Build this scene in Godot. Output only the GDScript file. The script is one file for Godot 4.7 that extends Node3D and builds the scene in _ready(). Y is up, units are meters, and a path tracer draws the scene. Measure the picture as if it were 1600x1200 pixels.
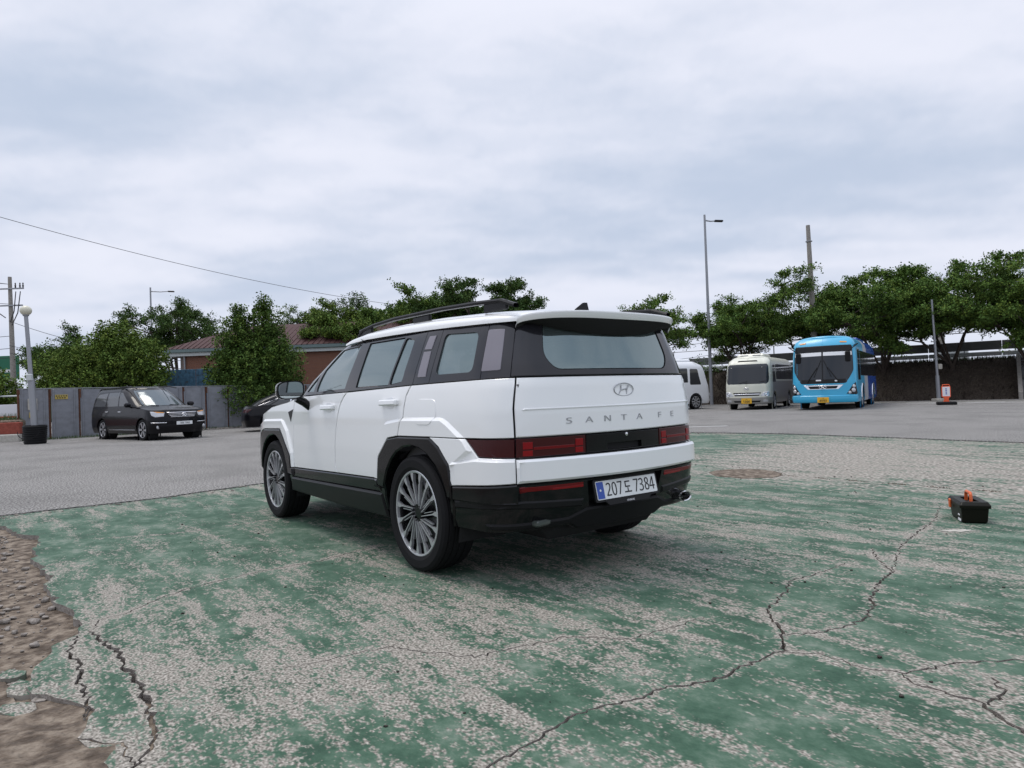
extends Node3D
# ---------- mesh builder ----------
class MB:
	var v := PackedVector3Array()
	var n := PackedVector3Array()
	var uv := PackedVector2Array()
	var use_uv := false
	func tri(a: Vector3, b: Vector3, c: Vector3, na: Vector3, nb: Vector3, nc: Vector3) -> void:
		var g := (c - a).cross(b - a)
		if g.dot(na + nb + nc) < 0.0:
			v.append(a); v.append(c); v.append(b); n.append(na); n.append(nc); n.append(nb)
		else:
			v.append(a); v.append(b); v.append(c); n.append(na); n.append(nb); n.append(nc)
	func ftri(a: Vector3, b: Vector3, c: Vector3) -> void:
		var g := (c - a).cross(b - a).normalized()
		v.append(a); v.append(b); v.append(c); n.append(g); n.append(g); n.append(g)
	# flat quad whose normal looks towards out
	func quad(a: Vector3, b: Vector3, c: Vector3, d: Vector3, out: Vector3) -> void:
		var g := (c - a).cross(b - d).normalized()
		if g.dot(out) < 0.0: g = -g
		tri(a, b, c, g, g, g); tri(a, c, d, g, g, g)
	func squad(a: Vector3, b: Vector3, c: Vector3, d: Vector3, na: Vector3, nb: Vector3, nc: Vector3, nd: Vector3) -> void:
		tri(a, b, c, na, nb, nc); tri(a, c, d, na, nc, nd)
	func box(c: Vector3, s: Vector3, bs := Basis.IDENTITY, ch := 0.0) -> MB:
		var h := s * 0.5
		if ch <= 0.0: ch = minf(minf(s.x, s.y), s.z) * 0.08
		for ax in 3:
			for sg in [-1.0, 1.0]:
				var a1 := (ax + 1) % 3
				var a2 := (ax + 2) % 3
				var q := []
				for k in [[-1, -1], [1, -1], [1, 1], [-1, 1]]:
					var p := Vector3.ZERO
					p[ax] = sg * h[ax]; p[a1] = k[0] * (h[a1] - ch); p[a2] = k[1] * (h[a2] - ch)
					q.append(c + bs * p)
				var o := Vector3.ZERO
				o[ax] = sg
				quad(q[0], q[1], q[2], q[3], bs * o)
		for ax in 3:
			var a1 := (ax + 1) % 3
			var a2 := (ax + 2) % 3
			for s1 in [-1.0, 1.0]:
				for s2 in [-1.0, 1.0]:
					var q := []
					for k in [[-1, 0], [1, 0], [1, 1], [-1, 1]]:
						var p := Vector3.ZERO
						p[ax] = k[0] * (h[ax] - ch)
						p[a1] = s1 * (h[a1] - (ch if k[1] == 1 else 0.0)); p[a2] = s2 * (h[a2] - (0.0 if k[1] == 1 else ch))
						q.append(c + bs * p)
					var o := Vector3.ZERO
					o[a1] = s1; o[a2] = s2
					quad(q[0], q[1], q[2], q[3], bs * o)
		for s0 in [-1.0, 1.0]:
			for s1 in [-1.0, 1.0]:
				for s2 in [-1.0, 1.0]:
					var o := Vector3(s0, s1, s2)
					var a := c + bs * (o * Vector3(h.x, h.y - ch, h.z - ch))
					var b := c + bs * (o * Vector3(h.x - ch, h.y, h.z - ch))
					var d := c + bs * (o * Vector3(h.x - ch, h.y - ch, h.z))
					var g := (bs * o).normalized()
					tri(a, b, d, g, g, g)
		return self
	func tube(p: Array, r: Array, k := 8, caps := true) -> MB:
		var rings := []
		var ref := Vector3(0.123, 0.9, 0.31)
		for i in p.size():
			var d: Vector3 = (p[mini(i + 1, p.size() - 1)] - p[maxi(i - 1, 0)]).normalized()
			var x := ref.cross(d)
			if x.length() < 0.05: x = Vector3.RIGHT.cross(d)
			x = x.normalized()
			ref = d.cross(x)
			var ring := []
			for j in k + 1:
				var a := TAU * j / k
				ring.append([x * cos(a) + ref * sin(a), 0])
			rings.append(ring)
		for i in p.size() - 1:
			for j in k:
				var n0: Vector3 = rings[i][j][0]
				var n1: Vector3 = rings[i][j + 1][0]
				var m0: Vector3 = rings[i + 1][j][0]
				var m1: Vector3 = rings[i + 1][j + 1][0]
				squad(p[i] + n0 * r[i], p[i] + n1 * r[i], p[i + 1] + m1 * r[i + 1], p[i + 1] + m0 * r[i + 1], n0, n1, m1, m0)
		if caps:
			for e in [0, p.size() - 1]:
				var o: Vector3 = (p[0] - p[1]) if e == 0 else (p[-1] - p[-2])
				o = o.normalized()
				for j in k:
					tri(p[e], p[e] + rings[e][j][0] * r[e], p[e] + rings[e][j + 1][0] * r[e], o, o, o)
		return self
	# revolve [[radius, along], ...] about the z axis of xf
	func lathe(pr: Array, xf: Transform3D, k := 32) -> MB:
		for i in pr.size() - 1:
			var a: Vector2 = pr[i]
			var b: Vector2 = pr[i + 1]
			var t := b - a
			var nn := Vector2(t.y, -t.x).normalized()
			for j in k:
				var q := []
				var m := []
				for e in [[a, j], [a, j + 1], [b, j + 1], [b, j]]:
					var g: float = TAU * e[1] / k
					q.append(xf * Vector3(cos(g) * e[0].x, sin(g) * e[0].x, e[0].y))
					m.append(xf.basis * Vector3(cos(g) * nn.x, sin(g) * nn.x, nn.y))
				squad(q[0], q[1], q[2], q[3], m[0], m[1], m[2], m[3])
		return self
	# polygon in the xy plane of xf, pushed from z = 0 to z = d
	func prism(poly: PackedVector2Array, xf: Transform3D, d: float) -> MB:
		var ix := Geometry2D.triangulate_polygon(poly)
		var zn := xf.basis * Vector3(0, 0, 1)
		for i in range(0, ix.size(), 3):
			for e in [[0.0, -1.0], [d, 1.0]]:
				var q := []
				for k in 3: q.append(xf * Vector3(poly[ix[i + k]].x, poly[ix[i + k]].y, e[0]))
				var o: Vector3 = zn * e[1] * signf(d)
				tri(q[0], q[1], q[2], o, o, o)
		var cw := 1.0 if Geometry2D.is_polygon_clockwise(poly) else -1.0
		for i in poly.size():
			var a := poly[i]
			var b := poly[(i + 1) % poly.size()]
			var t := (b - a)
			var o := xf.basis * Vector3(-t.y, t.x, 0) * cw
			quad(xf * Vector3(a.x, a.y, 0), xf * Vector3(b.x, b.y, 0), xf * Vector3(b.x, b.y, d), xf * Vector3(a.x, a.y, d), o)
		return self
	# grid of points g[i][j] with smooth normals facing away from c
	func grid(g: Array, out: Vector3) -> MB:
		var ni := g.size()
		var nj: int = g[0].size()
		var nn := []
		for i in ni:
			var row := []
			for j in nj:
				var a: Vector3 = g[mini(i + 1, ni - 1)][j] - g[maxi(i - 1, 0)][j]
				var b: Vector3 = g[i][mini(j + 1, nj - 1)] - g[i][maxi(j - 1, 0)]
				var x := a.cross(b).normalized()
				if x.dot(out) < 0.0: x = -x
				row.append(x)
			nn.append(row)
		for i in ni - 1:
			for j in nj - 1:
				squad(g[i][j], g[i][j + 1], g[i + 1][j + 1], g[i + 1][j], nn[i][j], nn[i][j + 1], nn[i + 1][j + 1], nn[i + 1][j])
		return self
	func flipped() -> MB:
		var o := MB.new()
		for i in range(0, v.size(), 3):
			for k in [0, 2, 1]:
				o.v.append(v[i + k] * Vector3(1, 1, -1)); o.n.append(n[i + k] * Vector3(1, 1, -1))
		return o
	func mesh() -> ArrayMesh:
		var ar := []
		ar.resize(Mesh.ARRAY_MAX)
		ar[Mesh.ARRAY_VERTEX] = v
		ar[Mesh.ARRAY_NORMAL] = n
		if use_uv: ar[Mesh.ARRAY_TEX_UV] = uv
		var m := ArrayMesh.new()
		if v.size() > 0: m.add_surface_from_arrays(Mesh.PRIMITIVE_TRIANGLES, ar)
		return m

# ---------- a vehicle skin: a plan outline (u forward, v left) carried up through heights ----------
# t runs along the outline; along the flank t is the distance forward of the rear axle
class Hull:
	var c := PackedVector2Array()
	var tr := 0.0
	var tf := 0.0
	var prof := []
	var wr := Vector2.ZERO
	var wf := Vector2.ZERO
	var cuts := []
	var bumps := []
	func _init(pts: Array, anchor: float, profile: Array, rear_w: Vector2, front_w: Vector2) -> void:
		prof = profile; wr = rear_w; wf = front_w
		var l := PackedFloat32Array([0.0])
		var i0 := 0
		var best := 99.0
		for i in pts.size():
			if i > 0: l.append(l[i - 1] + pts[i].distance_to(pts[i - 1]))
			var q: float = absf(pts[i].x - anchor) + (0.0 if pts[i].y > 0.5 else 9.0)
			if q < best: best = q; i0 = i
		tr = anchor - l[i0]; tf = tr + l[l.size() - 1]
		var k := 0
		var m := int((tf - tr) / 0.01) + 1
		for j in m + 1:
			var s: float = minf(j * (tf - tr) / m, l[l.size() - 1])
			while k < l.size() - 2 and l[k + 1] < s: k += 1
			c.append(pts[k].lerp(pts[k + 1], clampf((s - l[k]) / maxf(l[k + 1] - l[k], 1e-6), 0, 1)))
	func at(y: float) -> Vector3:
		if y <= prof[0][0]: return Vector3(prof[0][1], prof[0][2], prof[0][3])
		for i in prof.size() - 1:
			if y <= prof[i + 1][0]:
				var q: float = (y - prof[i][0]) / (prof[i + 1][0] - prof[i][0])
				return Vector3(prof[i][1], prof[i][2], prof[i][3]).lerp(Vector3(prof[i + 1][1], prof[i + 1][2], prof[i + 1][3]), q)
		return Vector3(prof[-1][1], prof[-1][2], prof[-1][3])
	func raw(t: float, y: float) -> Vector3:
		var sg := 1.0
		if t < tr: t = 2.0 * tr - t; sg = -1.0
		elif t > tf: t = 2.0 * tf - t; sg = -1.0
		var x := clampf((t - tr) / (tf - tr), 0, 1) * (c.size() - 1)
		var i := mini(int(x), c.size() - 2)
		var q := c[i].lerp(c[i + 1], x - i)
		var w := at(y)
		return Vector3(q.x + w.y * smoothstep(wr.x, wr.y, q.x) + w.z * smoothstep(wf.x, wf.y, q.x), y, -sg * q.y * w.x)
	func nrm(t: float, y: float) -> Vector3:
		var e := 0.012
		return (raw(t + e, y) - raw(t - e, y)).cross(raw(t, y + e) - raw(t, y - e)).normalized() * -1.0
	func lift(t: float, y: float) -> float:
		var h := 0.0
		for b in bumps:
			var pl: PackedVector2Array = b[0]
			var p := Vector2(t, y)
			if Geometry2D.is_point_in_polygon(p, pl):
				var d := 9.0
				for i in pl.size():
					d = minf(d, p.distance_to(Geometry2D.get_closest_point_to_segment(p, pl[i], pl[(i + 1) % pl.size()])))
				h += b[1] * minf(d / b[2], 1.0)
		return h
	func pt(t: float, y: float, off: float) -> Vector3:
		return raw(t, y) + nrm(t, y) * (off + (lift(t, y) if bumps.size() else 0.0))
	static func dense(poly: PackedVector2Array, step: float) -> PackedVector2Array:
		var o := PackedVector2Array()
		for i in poly.size():
			var a := poly[i]
			var b := poly[(i + 1) % poly.size()]
			var k := maxi(1, int(ceil(a.distance_to(b) / step)))
			for j in k: o.append(a.lerp(b, float(j) / k))
		return o
	static func inset(poly: PackedVector2Array, d: float) -> PackedVector2Array:
		var o := PackedVector2Array()
		var m := poly.size()
		var sg := -1.0 if Geometry2D.is_polygon_clockwise(poly) else 1.0
		for i in m:
			var e0 := (poly[i] - poly[(i + m - 1) % m]).normalized()
			var e1 := (poly[(i + 1) % m] - poly[i]).normalized()
			var b := (e0.orthogonal() + e1.orthogonal()) * -sg
			var l := b.length_squared() * 0.5
			o.append(poly[i] + b * d / maxf(l, 0.35))
		return o
	static func rounded(poly: PackedVector2Array, r: float) -> PackedVector2Array:
		var o := PackedVector2Array()
		var m := poly.size()
		for i in m:
			var a := poly[(i + m - 1) % m]
			var b := poly[i]
			var e := poly[(i + 1) % m]
			var q := minf(r, minf(a.distance_to(b), b.distance_to(e)) * 0.45)
			var p0 := b + (a - b).normalized() * q
			var p1 := b + (e - b).normalized() * q
			for k in 5:
				var s := k / 4.0
				o.append(p0.lerp(b, s).lerp(b.lerp(p1, s), s))
		return o
	# a panel: its outline in (t, height), standing off the skin, with bevelled rim and a skirt that goes inwards
	func panel(mb: MB, poly0: Array, off := 0.0, depth := 0.03, bevel := 0.004, cell := 0.07, holes := [], gap := 0.002) -> void:
		var poly := PackedVector2Array(poly0)
		if Geometry2D.is_polygon_clockwise(poly): poly.reverse()
		poly = dense(inset(poly, gap), cell * 0.8)
		var inner := inset(poly, bevel)
		var hs := []
		for h in holes:
			var q := PackedVector2Array(h)
			if Geometry2D.is_polygon_clockwise(q): q.reverse()
			hs.append(dense(q, cell * 0.8))
		var lo := inner[0]
		var hi := inner[0]
		for p in inner: lo = lo.min(p); hi = hi.max(p)
		for i in range(floori(lo.x / cell), floori(hi.x / cell) + 1):
			for j in range(floori(lo.y / cell), floori(hi.y / cell) + 1):
				var x := i * cell
				var y := j * cell
				var sq := PackedVector2Array([Vector2(x, y), Vector2(x + cell, y), Vector2(x + cell, y + cell), Vector2(x, y + cell)])
				var pcs := Geometry2D.intersect_polygons(inner, sq)
				for h in hs:
					var nx: Array[PackedVector2Array] = []
					for pc in pcs: nx.append_array(Geometry2D.clip_polygons(pc, h))
					pcs = nx
				for ct in cuts:
					var nx: Array[PackedVector2Array] = []
					for pc in pcs:
						nx.append_array(Geometry2D.clip_polygons(pc, ct)); nx.append_array(Geometry2D.intersect_polygons(pc, ct))
					pcs = nx
				for pc in pcs:
					if Geometry2D.is_polygon_clockwise(pc): continue
					var ix := Geometry2D.triangulate_polygon(pc)
					if ix.is_empty(): continue
					var P := []
					var N := []
					for p in pc: P.append(pt(p.x, p.y, off)); N.append(nrm(p.x, p.y))
					for k in range(0, ix.size(), 3):
						var a: int = ix[k]
						var b: int = ix[k + 1]
						var d: int = ix[k + 2]
						if bumps.size():
							var g: Vector3 = (P[d] - P[a]).cross(P[b] - P[a])
							if g.length() < 1e-9: continue
							g = g.normalized()
							if g.dot(N[a]) < 0: g = -g
							if g.dot(N[a]) < 0.985: mb.tri(P[a], P[b], P[d], g, g, g); continue
						mb.tri(P[a], P[b], P[d], N[a], N[b], N[d])
		rim(mb, poly, inner, off, off - bevel)
		rim2(mb, poly, off - bevel, off - depth, 1.0)
		for h in hs: rim2(mb, h, off, off - depth, -1.0)
	func rim(mb: MB, o: PackedVector2Array, i: PackedVector2Array, oi: float, oo: float) -> void:
		for k in o.size():
			var l := (k + 1) % o.size()
			mb.quad(pt(i[k].x, i[k].y, oi), pt(i[l].x, i[l].y, oi), pt(o[l].x, o[l].y, oo), pt(o[k].x, o[k].y, oo), nrm(o[k].x, o[k].y))
	func rim2(mb: MB, o: PackedVector2Array, h0: float, h1: float, sg: float) -> void:
		for k in o.size():
			var l := (k + 1) % o.size()
			var a := pt(o[k].x, o[k].y, h0)
			var b := pt(o[l].x, o[l].y, h0)
			var d := (o[l] - o[k]).normalized()
			var e := 0.01
			var q := pt(o[k].x + d.y * e, o[k].y - d.x * e, h0) - a
			mb.quad(a, b, pt(o[l].x, o[l].y, h1), pt(o[k].x, o[k].y, h1), q * sg)

# ---------- helpers ----------
var M := {}
var used := {}
func numbered(s: String) -> String:
	if not used.has(s): used[s] = 0; return s
	used[s] += 1
	return "%s_%03d" % [s, used[s]]
func node(called: String, at := Vector3.ZERO, turn := 0.0) -> Node3D:
	var o := Node3D.new()
	o.name = numbered(called)
	add_child(o)
	o.position = at; o.rotation.y = turn
	return o
func tag(o: Node, label: String, category := "", group := "", kind := "") -> Node:
	if label != "": o.set_meta("label", label)
	if category != "": o.set_meta("category", category)
	if group != "": o.set_meta("group", group)
	if kind != "": o.set_meta("kind", kind)
	return o
func part(mb, called: String, m: Material, parent: Node = self) -> MeshInstance3D:
	var o := MeshInstance3D.new()
	o.mesh = mb.mesh() if mb is MB else mb
	o.material_override = m
	o.name = numbered(called) if parent == self else called
	parent.add_child(o, true)
	return o
func both(mb: MB, called: String, m: Material, parent: Node) -> void:
	part(mb, called, m, parent)
	part(mb.flipped(), called, m, parent)
func mat(k: String, c: Color, rough := 0.7, metal := 0.0, spec := 0.5) -> StandardMaterial3D:
	var m := StandardMaterial3D.new()
	m.resource_name = k
	m.albedo_color = c.linear_to_srgb()
	m.roughness = rough; m.metallic = metal; m.metallic_specular = spec
	M[k] = m
	return m
func noise_tex(sd: int, freq: float, oct: int, ramp: Array, size := 512, cell := false, gain := 0.6) -> NoiseTexture2D:
	var f := FastNoiseLite.new()
	f.seed = sd; f.frequency = freq; f.fractal_octaves = oct
	f.noise_type = FastNoiseLite.TYPE_CELLULAR if cell else FastNoiseLite.TYPE_SIMPLEX_SMOOTH
	f.fractal_gain = gain
	var t := NoiseTexture2D.new()
	t.width = size; t.height = size; t.seamless = true; t.noise = f
	if ramp.size():
		var g := Gradient.new()
		var of := PackedFloat32Array()
		var co := PackedColorArray()
		for r in ramp: of.append(r[0]); co.append((r[1] as Color).linear_to_srgb() if r[1] is Color else Color(r[1], r[1], r[1]))
		g.offsets = of; g.colors = co
		t.color_ramp = g
	return t
# a surface with its own mottling in world space, and optional relief
func rough_mat(k: String, sd: int, ramp: Array, per_m: float, rough := 0.9, relief := 0.0, freq := 0.02, oct := 6) -> StandardMaterial3D:
	var m := mat(k, Color.WHITE, rough)
	m.albedo_texture = noise_tex(sd, freq, oct, ramp)
	m.uv1_triplanar = true; m.uv1_world_triplanar = true
	m.uv1_scale = Vector3.ONE * per_m
	if relief > 0.0:
		m.heightmap_enabled = true
		m.heightmap_texture = noise_tex(sd + 9, 0.06, 5, [])
		m.heightmap_scale = relief
	return m
func V(a: Array) -> PackedVector2Array:
	var o := PackedVector2Array()
	for i in range(0, a.size(), 2): o.append(Vector2(a[i], a[i + 1]))
	return o
func bez(a: Vector2, b: Vector2, c: Vector2, d: Vector2, k: int) -> Array:
	var o := []
	for i in range(1, k + 1): o.append(a.bezier_interpolate(b, c, d, float(i) / k))
	return o
func letters(s: String, h: float, depth: float, m: Material, parent: Node, xf: Transform3D, called := "lettering", bold := false) -> MeshInstance3D:
	var t := TextMesh.new()
	var f := SystemFont.new()
	f.font_names = PackedStringArray(["Droid Sans"])
	if bold: f.font_weight = 700
	t.font = f; t.text = s; t.font_size = 48; t.pixel_size = h / 34.0; t.depth = depth
	var o := MeshInstance3D.new()
	o.mesh = t; o.material_override = m; o.name = called
	parent.add_child(o, true)
	o.transform = xf
	return o
func _ready() -> void:
	var cam := Camera3D.new()
	cam.name = "camera"
	add_child(cam)
	cam.position = Vector3(0, 1.126, 0)
	cam.rotation_degrees = Vector3(0.82, 0, -1.976)
	cam.fov = 58.79
	cam.near = 0.05; cam.far = 2000.0
	cam.current = true
	var we := WorldEnvironment.new()
	we.name = "world_environment"
	var e := Environment.new()
	e.background_mode = Environment.BG_SKY
	var sky := Sky.new()
	var pm := PanoramaSkyMaterial.new()
	pm.panorama = sky_image()
	sky.sky_material = pm
	e.sky = sky
	e.background_energy_multiplier = 1.0
	e.tonemap_mode = Environment.TONE_MAPPER_LINEAR
	e.tonemap_exposure = 1.08
	e.sdfgi_enabled = true; e.ssao_enabled = true; e.ssil_enabled = true
	we.environment = e
	add_child(we)
	var sun := DirectionalLight3D.new()
	sun.name = "sun"
	sun.light_energy = 0.45
	sun.light_color = Color(1, 0.97, 0.93)
	sun.light_angular_distance = 24.0
	sun.shadow_enabled = true
	add_child(sun)
	sun.look_at_from_position(Vector3(-6, 20, -3), Vector3.ZERO, Vector3.FORWARD)
	materials()
	print("ground")
	build_ground()
	print("suv")
	build_suv()
	print("vehicles")
	build_vehicles()
	print("surroundings")
	build_left_side()
	build_right_side()
	build_trees()
	build_small()

func sky_image() -> ImageTexture:
	var w := 1536
	var h := 768
	var im := Image.create(w, h, false, Image.FORMAT_RGBF)
	var a := FastNoiseLite.new()
	a.seed = 11; a.frequency = 0.55; a.fractal_octaves = 5; a.fractal_gain = 0.5
	a.noise_type = FastNoiseLite.TYPE_SIMPLEX_SMOOTH
	a.domain_warp_enabled = true; a.domain_warp_amplitude = 0.5; a.domain_warp_frequency = 0.5
	var b := FastNoiseLite.new()
	b.seed = 4; b.frequency = 2.2; b.fractal_octaves = 6; b.fractal_gain = 0.58; b.domain_warp_enabled = true; b.domain_warp_amplitude = 0.3; b.domain_warp_frequency = 1.2; b.noise_type = FastNoiseLite.TYPE_SIMPLEX_SMOOTH
	var grey := Vector3(0.50, 0.575, 0.715)
	var white := Vector3(0.77, 0.795, 0.90)
	for j in h:
		var el := PI * (0.5 - (j + 0.5) / h)
		var y := sin(el)
		for i in w:
			var az := TAU * ((i + 0.5) / w - 0.5)
			var d := Vector3(sin(az) * cos(el), y, -cos(az) * cos(el))
			var c: Vector3
			if y < -0.03: c = Vector3(0.25, 0.25, 0.25)
			else:
				var yy := maxf(y, 0.0) + 0.16
				var p := Vector2(d.x, d.z) / yy
				var n := 0.5 + 0.75 * a.get_noise_2d(p.x * 0.75 + 3.0, p.y * 1.5) + 0.24 * b.get_noise_2d(p.x, p.y * 1.5)
				n = smoothstep(0.0, 0.85, n)
				n = lerpf(0.62, n, smoothstep(-0.02, 0.22, y) * 0.85 + 0.15)
				c = grey.lerp(white, n)
				# overcast: the cloud sheet is thinnest overhead
				c *= 1.0 + 0.75 * smoothstep(0.45, 1.0, y)
			im.set_pixel(i, j, Color(c.x, c.y, c.z))
	return ImageTexture.create_from_image(im)

func materials() -> void:
	var m: StandardMaterial3D
	m = mat("white_paint", Color(0.86, 0.875, 0.875), 0.28); m.clearcoat_enabled = true; m.clearcoat = 1.0; m.clearcoat_roughness = 0.04
	m = mat("black_paint", Color(0.006, 0.006, 0.008), 0.3, 0.0, 0.2); m.clearcoat_enabled = true; m.clearcoat = 0.35; m.clearcoat_roughness = 0.04
	mat("gloss_black", Color(0.006, 0.006, 0.007), 0.12, 0.0, 0.4)
	mat("pillar_black", Color(0.022, 0.022, 0.027), 0.10)
	mat("pillar_grey", Color(0.20, 0.19, 0.22), 0.25)
	mat("matte_black", Color(0.009, 0.009, 0.010), 0.55, 0.0, 0.3)
	mat("trim_black", Color(0.011, 0.011, 0.012), 0.38, 0.0, 0.3)
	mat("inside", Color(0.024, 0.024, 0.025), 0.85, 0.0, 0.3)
	mat("seat", Color(0.06, 0.06, 0.063), 0.7)
	mat("cabin_trim", Color(0.13, 0.13, 0.135), 0.75)
	mat("headlining", Color(0.38, 0.37, 0.35), 0.9)
	m = mat("tyre", Color(0.010, 0.010, 0.011), 0.75, 0.0, 0.3)
	mat("silver", Color(0.62, 0.63, 0.65), 0.25, 0.9)
	mat("alloy", Color(0.56, 0.57, 0.59), 0.28, 0.65)
	mat("chrome", Color(0.75, 0.75, 0.77), 0.12, 1.0)
	mat("badge", Color(0.42, 0.43, 0.45), 0.3, 0.7)
	m = mat("tint_glass", Color(0.20, 0.26, 0.265), 0.02, 0.72); m.albedo_color.a = 0.86; m.transparency = BaseMaterial3D.TRANSPARENCY_ALPHA; m.metallic_specular = 0.7
	m = mat("dark_glass", Color(0.012, 0.014, 0.016), 0.04); m.albedo_color.a = 0.8; m.transparency = BaseMaterial3D.TRANSPARENCY_ALPHA; m.metallic_specular = 0.7
	m = mat("clear_glass", Color(0.02, 0.03, 0.03), 0.03); m.albedo_color.a = 0.4; m.transparency = BaseMaterial3D.TRANSPARENCY_ALPHA; m.metallic_specular = 0.7
	m = mat("lamp_red", Color(0.042, 0.003, 0.005), 0.12)
	m = mat("lamp_block", Color(0.22, 0.006, 0.009), 0.15, 0.0, 0.4)
	m = mat("lamp_bar", Color(0.14, 0.005, 0.007), 0.15, 0.0, 0.4)
	mat("lamp_lens", Color(0.55, 0.56, 0.58), 0.12, 0.4)
	mat("amber", Color(0.70, 0.30, 0.06), 0.25)
	mat("plate_white", Color(0.72, 0.74, 0.74), 0.35)
	mat("plate_blue", Color(0.02, 0.07, 0.36), 0.35)
	mat("plate_yellow", Color(0.75, 0.42, 0.02), 0.4)
	mat("ink", Color(0.012, 0.012, 0.014), 0.5)
	mat("bus_blue", Color(0.012, 0.36, 0.60), 0.25).clearcoat_enabled = true
	mat("bus_deep_blue", Color(0.02, 0.07, 0.30), 0.25)
	mat("bus_grey", Color(0.42, 0.43, 0.44), 0.35)
	mat("bus_cream", Color(0.62, 0.62, 0.52), 0.3).clearcoat_enabled = true
	mat("bus_taupe", Color(0.27, 0.26, 0.24), 0.35)
	mat("bus_white", Color(0.74, 0.76, 0.78), 0.3).clearcoat_enabled = true
	mat("orange_plastic", Color(0.78, 0.11, 0.03), 0.4)
	mat("toolbox_orange", Color(0.62, 0.12, 0.03), 0.4)
	mat("toolbox_black", Color(0.007, 0.007, 0.004), 0.42, 0.0, 0.3)
	mat("sign_white", Color(0.75, 0.75, 0.78), 0.5)
	mat("sign_green", Color(0.01, 0.13, 0.07), 0.5)
	mat("globe", Color(0.62, 0.60, 0.48), 0.3)
	mat("galvanised", Color(0.30, 0.31, 0.33), 0.45, 0.5)
	mat("wire", Color(0.03, 0.03, 0.035), 0.6)
	mat("yellow_sticker", Color(0.45, 0.34, 0.08), 0.6)
	rough_mat("pole_concrete", 31, [[0.2, Color(0.22, 0.20, 0.18)], [0.8, Color(0.34, 0.32, 0.29)]], 0.7, 0.9, 0.2)
	rough_mat("steel_panel", 32, [[0.0, Color(0.10, 0.055, 0.035)], [0.10, Color(0.17, 0.175, 0.19)], [0.5, Color(0.205, 0.215, 0.24)], [1.0, Color(0.25, 0.26, 0.285)]], 0.35, 0.5, 0.1)
	rough_mat("rust", 33, [[0.2, Color(0.07, 0.028, 0.016)], [0.8, Color(0.16, 0.07, 0.04)]], 1.2, 0.9, 0.2)
	rough_mat("blue_panel", 34, [[0.15, Color(0.06, 0.06, 0.06)], [0.35, Color(0.05, 0.12, 0.19)], [0.8, Color(0.08, 0.18, 0.27)]], 0.4, 0.55, 0.1)
	rough_mat("brick_red", 35, [[0.1, Color(0.13, 0.055, 0.035)], [0.5, Color(0.21, 0.09, 0.055)], [0.9, Color(0.28, 0.15, 0.10)]], 1.4, 0.9, 0.2)
	rough_mat("mortar", 36, [[0.2, Color(0.12, 0.10, 0.09)], [0.8, Color(0.2, 0.18, 0.16)]], 1.4, 0.95)
	rough_mat("roof_red", 37, [[0.1, Color(0.036, 0.009, 0.009)], [0.9, Color(0.060, 0.015, 0.015)]], 0.6, 0.75, 0.1)
	mat("fascia_green", Color(0.13, 0.18, 0.18), 0.5)
	mat("fascia_white", Color(0.5, 0.53, 0.53), 0.5)
	rough_mat("bark", 38, [[0.2, Color(0.035, 0.026, 0.02)], [0.8, Color(0.085, 0.065, 0.052)]], 1.5, 0.95, 0.8)
	rough_mat("kerb_red", 39, [[0.2, Color(0.20, 0.045, 0.03)], [0.8, Color(0.30, 0.075, 0.05)]], 0.8, 0.9)
	rough_mat("kerb_white", 40, [[0.2, Color(0.35, 0.33, 0.29)], [0.8, Color(0.5, 0.48, 0.43)]], 0.8, 0.9, 0.2)
	rough_mat("road_grey", 41, [[0.2, Color(0.14, 0.145, 0.15)], [0.8, Color(0.2, 0.2, 0.21)]], 0.2, 0.9)
	rough_mat("brush_slope", 42, [[0.15, Color(0.018, 0.013, 0.009)], [0.5, Color(0.045, 0.034, 0.024)], [0.85, Color(0.10, 0.08, 0.058)]], 0.45, 1.0, 2.0, 0.03)
	rough_mat("stone", 43, [[0.2, Color(0.16, 0.14, 0.12)], [0.8, Color(0.34, 0.31, 0.28)]], 3.0, 0.95, 0.3)
	rough_mat("asphalt", 44, [[0.28, Color(0.05, 0.047, 0.044)], [0.42, Color(0.17, 0.163, 0.153)], [0.55, Color(0.25, 0.242, 0.228)], [0.74, Color(0.50, 0.485, 0.46)]], 0.55, 0.92, 0.9, 0.11, 5)
	var big := noise_tex(71, 0.012, 4, [[0.25, 0.90], [0.5, 0.97], [0.8, 1.0]])
	M.asphalt.detail_enabled = true; M.asphalt.detail_albedo = big; M.asphalt.detail_blend_mode = BaseMaterial3D.BLEND_MODE_MUL
	M.asphalt.detail_uv_layer = BaseMaterial3D.DETAIL_UV_2; M.asphalt.uv2_triplanar = true; M.asphalt.uv2_world_triplanar = true; M.asphalt.uv2_scale = Vector3.ONE * 0.06
	rough_mat("dirt", 45, [[0.25, Color(0.065, 0.047, 0.033)], [0.5, Color(0.145, 0.112, 0.083)], [0.75, Color(0.25, 0.205, 0.158)]], 0.5, 0.97, 2.5, 0.03, 7)
	rough_mat("crack_soil", 46, [[0.2, Color(0.015, 0.013, 0.011)], [0.8, Color(0.06, 0.05, 0.042)]], 2.0, 1.0, 1.0)
	mat("fog_lens", Color(0.06, 0.07, 0.065), 0.1)
	mat("line_white", Color(0.62, 0.62, 0.60), 0.8)
	m = mat("leaf", Color(0.055, 0.115, 0.022), 0.85, 0.0, 0.25); m.vertex_color_use_as_albedo = true; m.albedo_color = Color.WHITE; m.backlight_enabled = true; m.backlight = Color(0.25, 0.25, 0.25)
	m = mat("grass", Color(0.06, 0.10, 0.03), 0.8)

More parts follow.
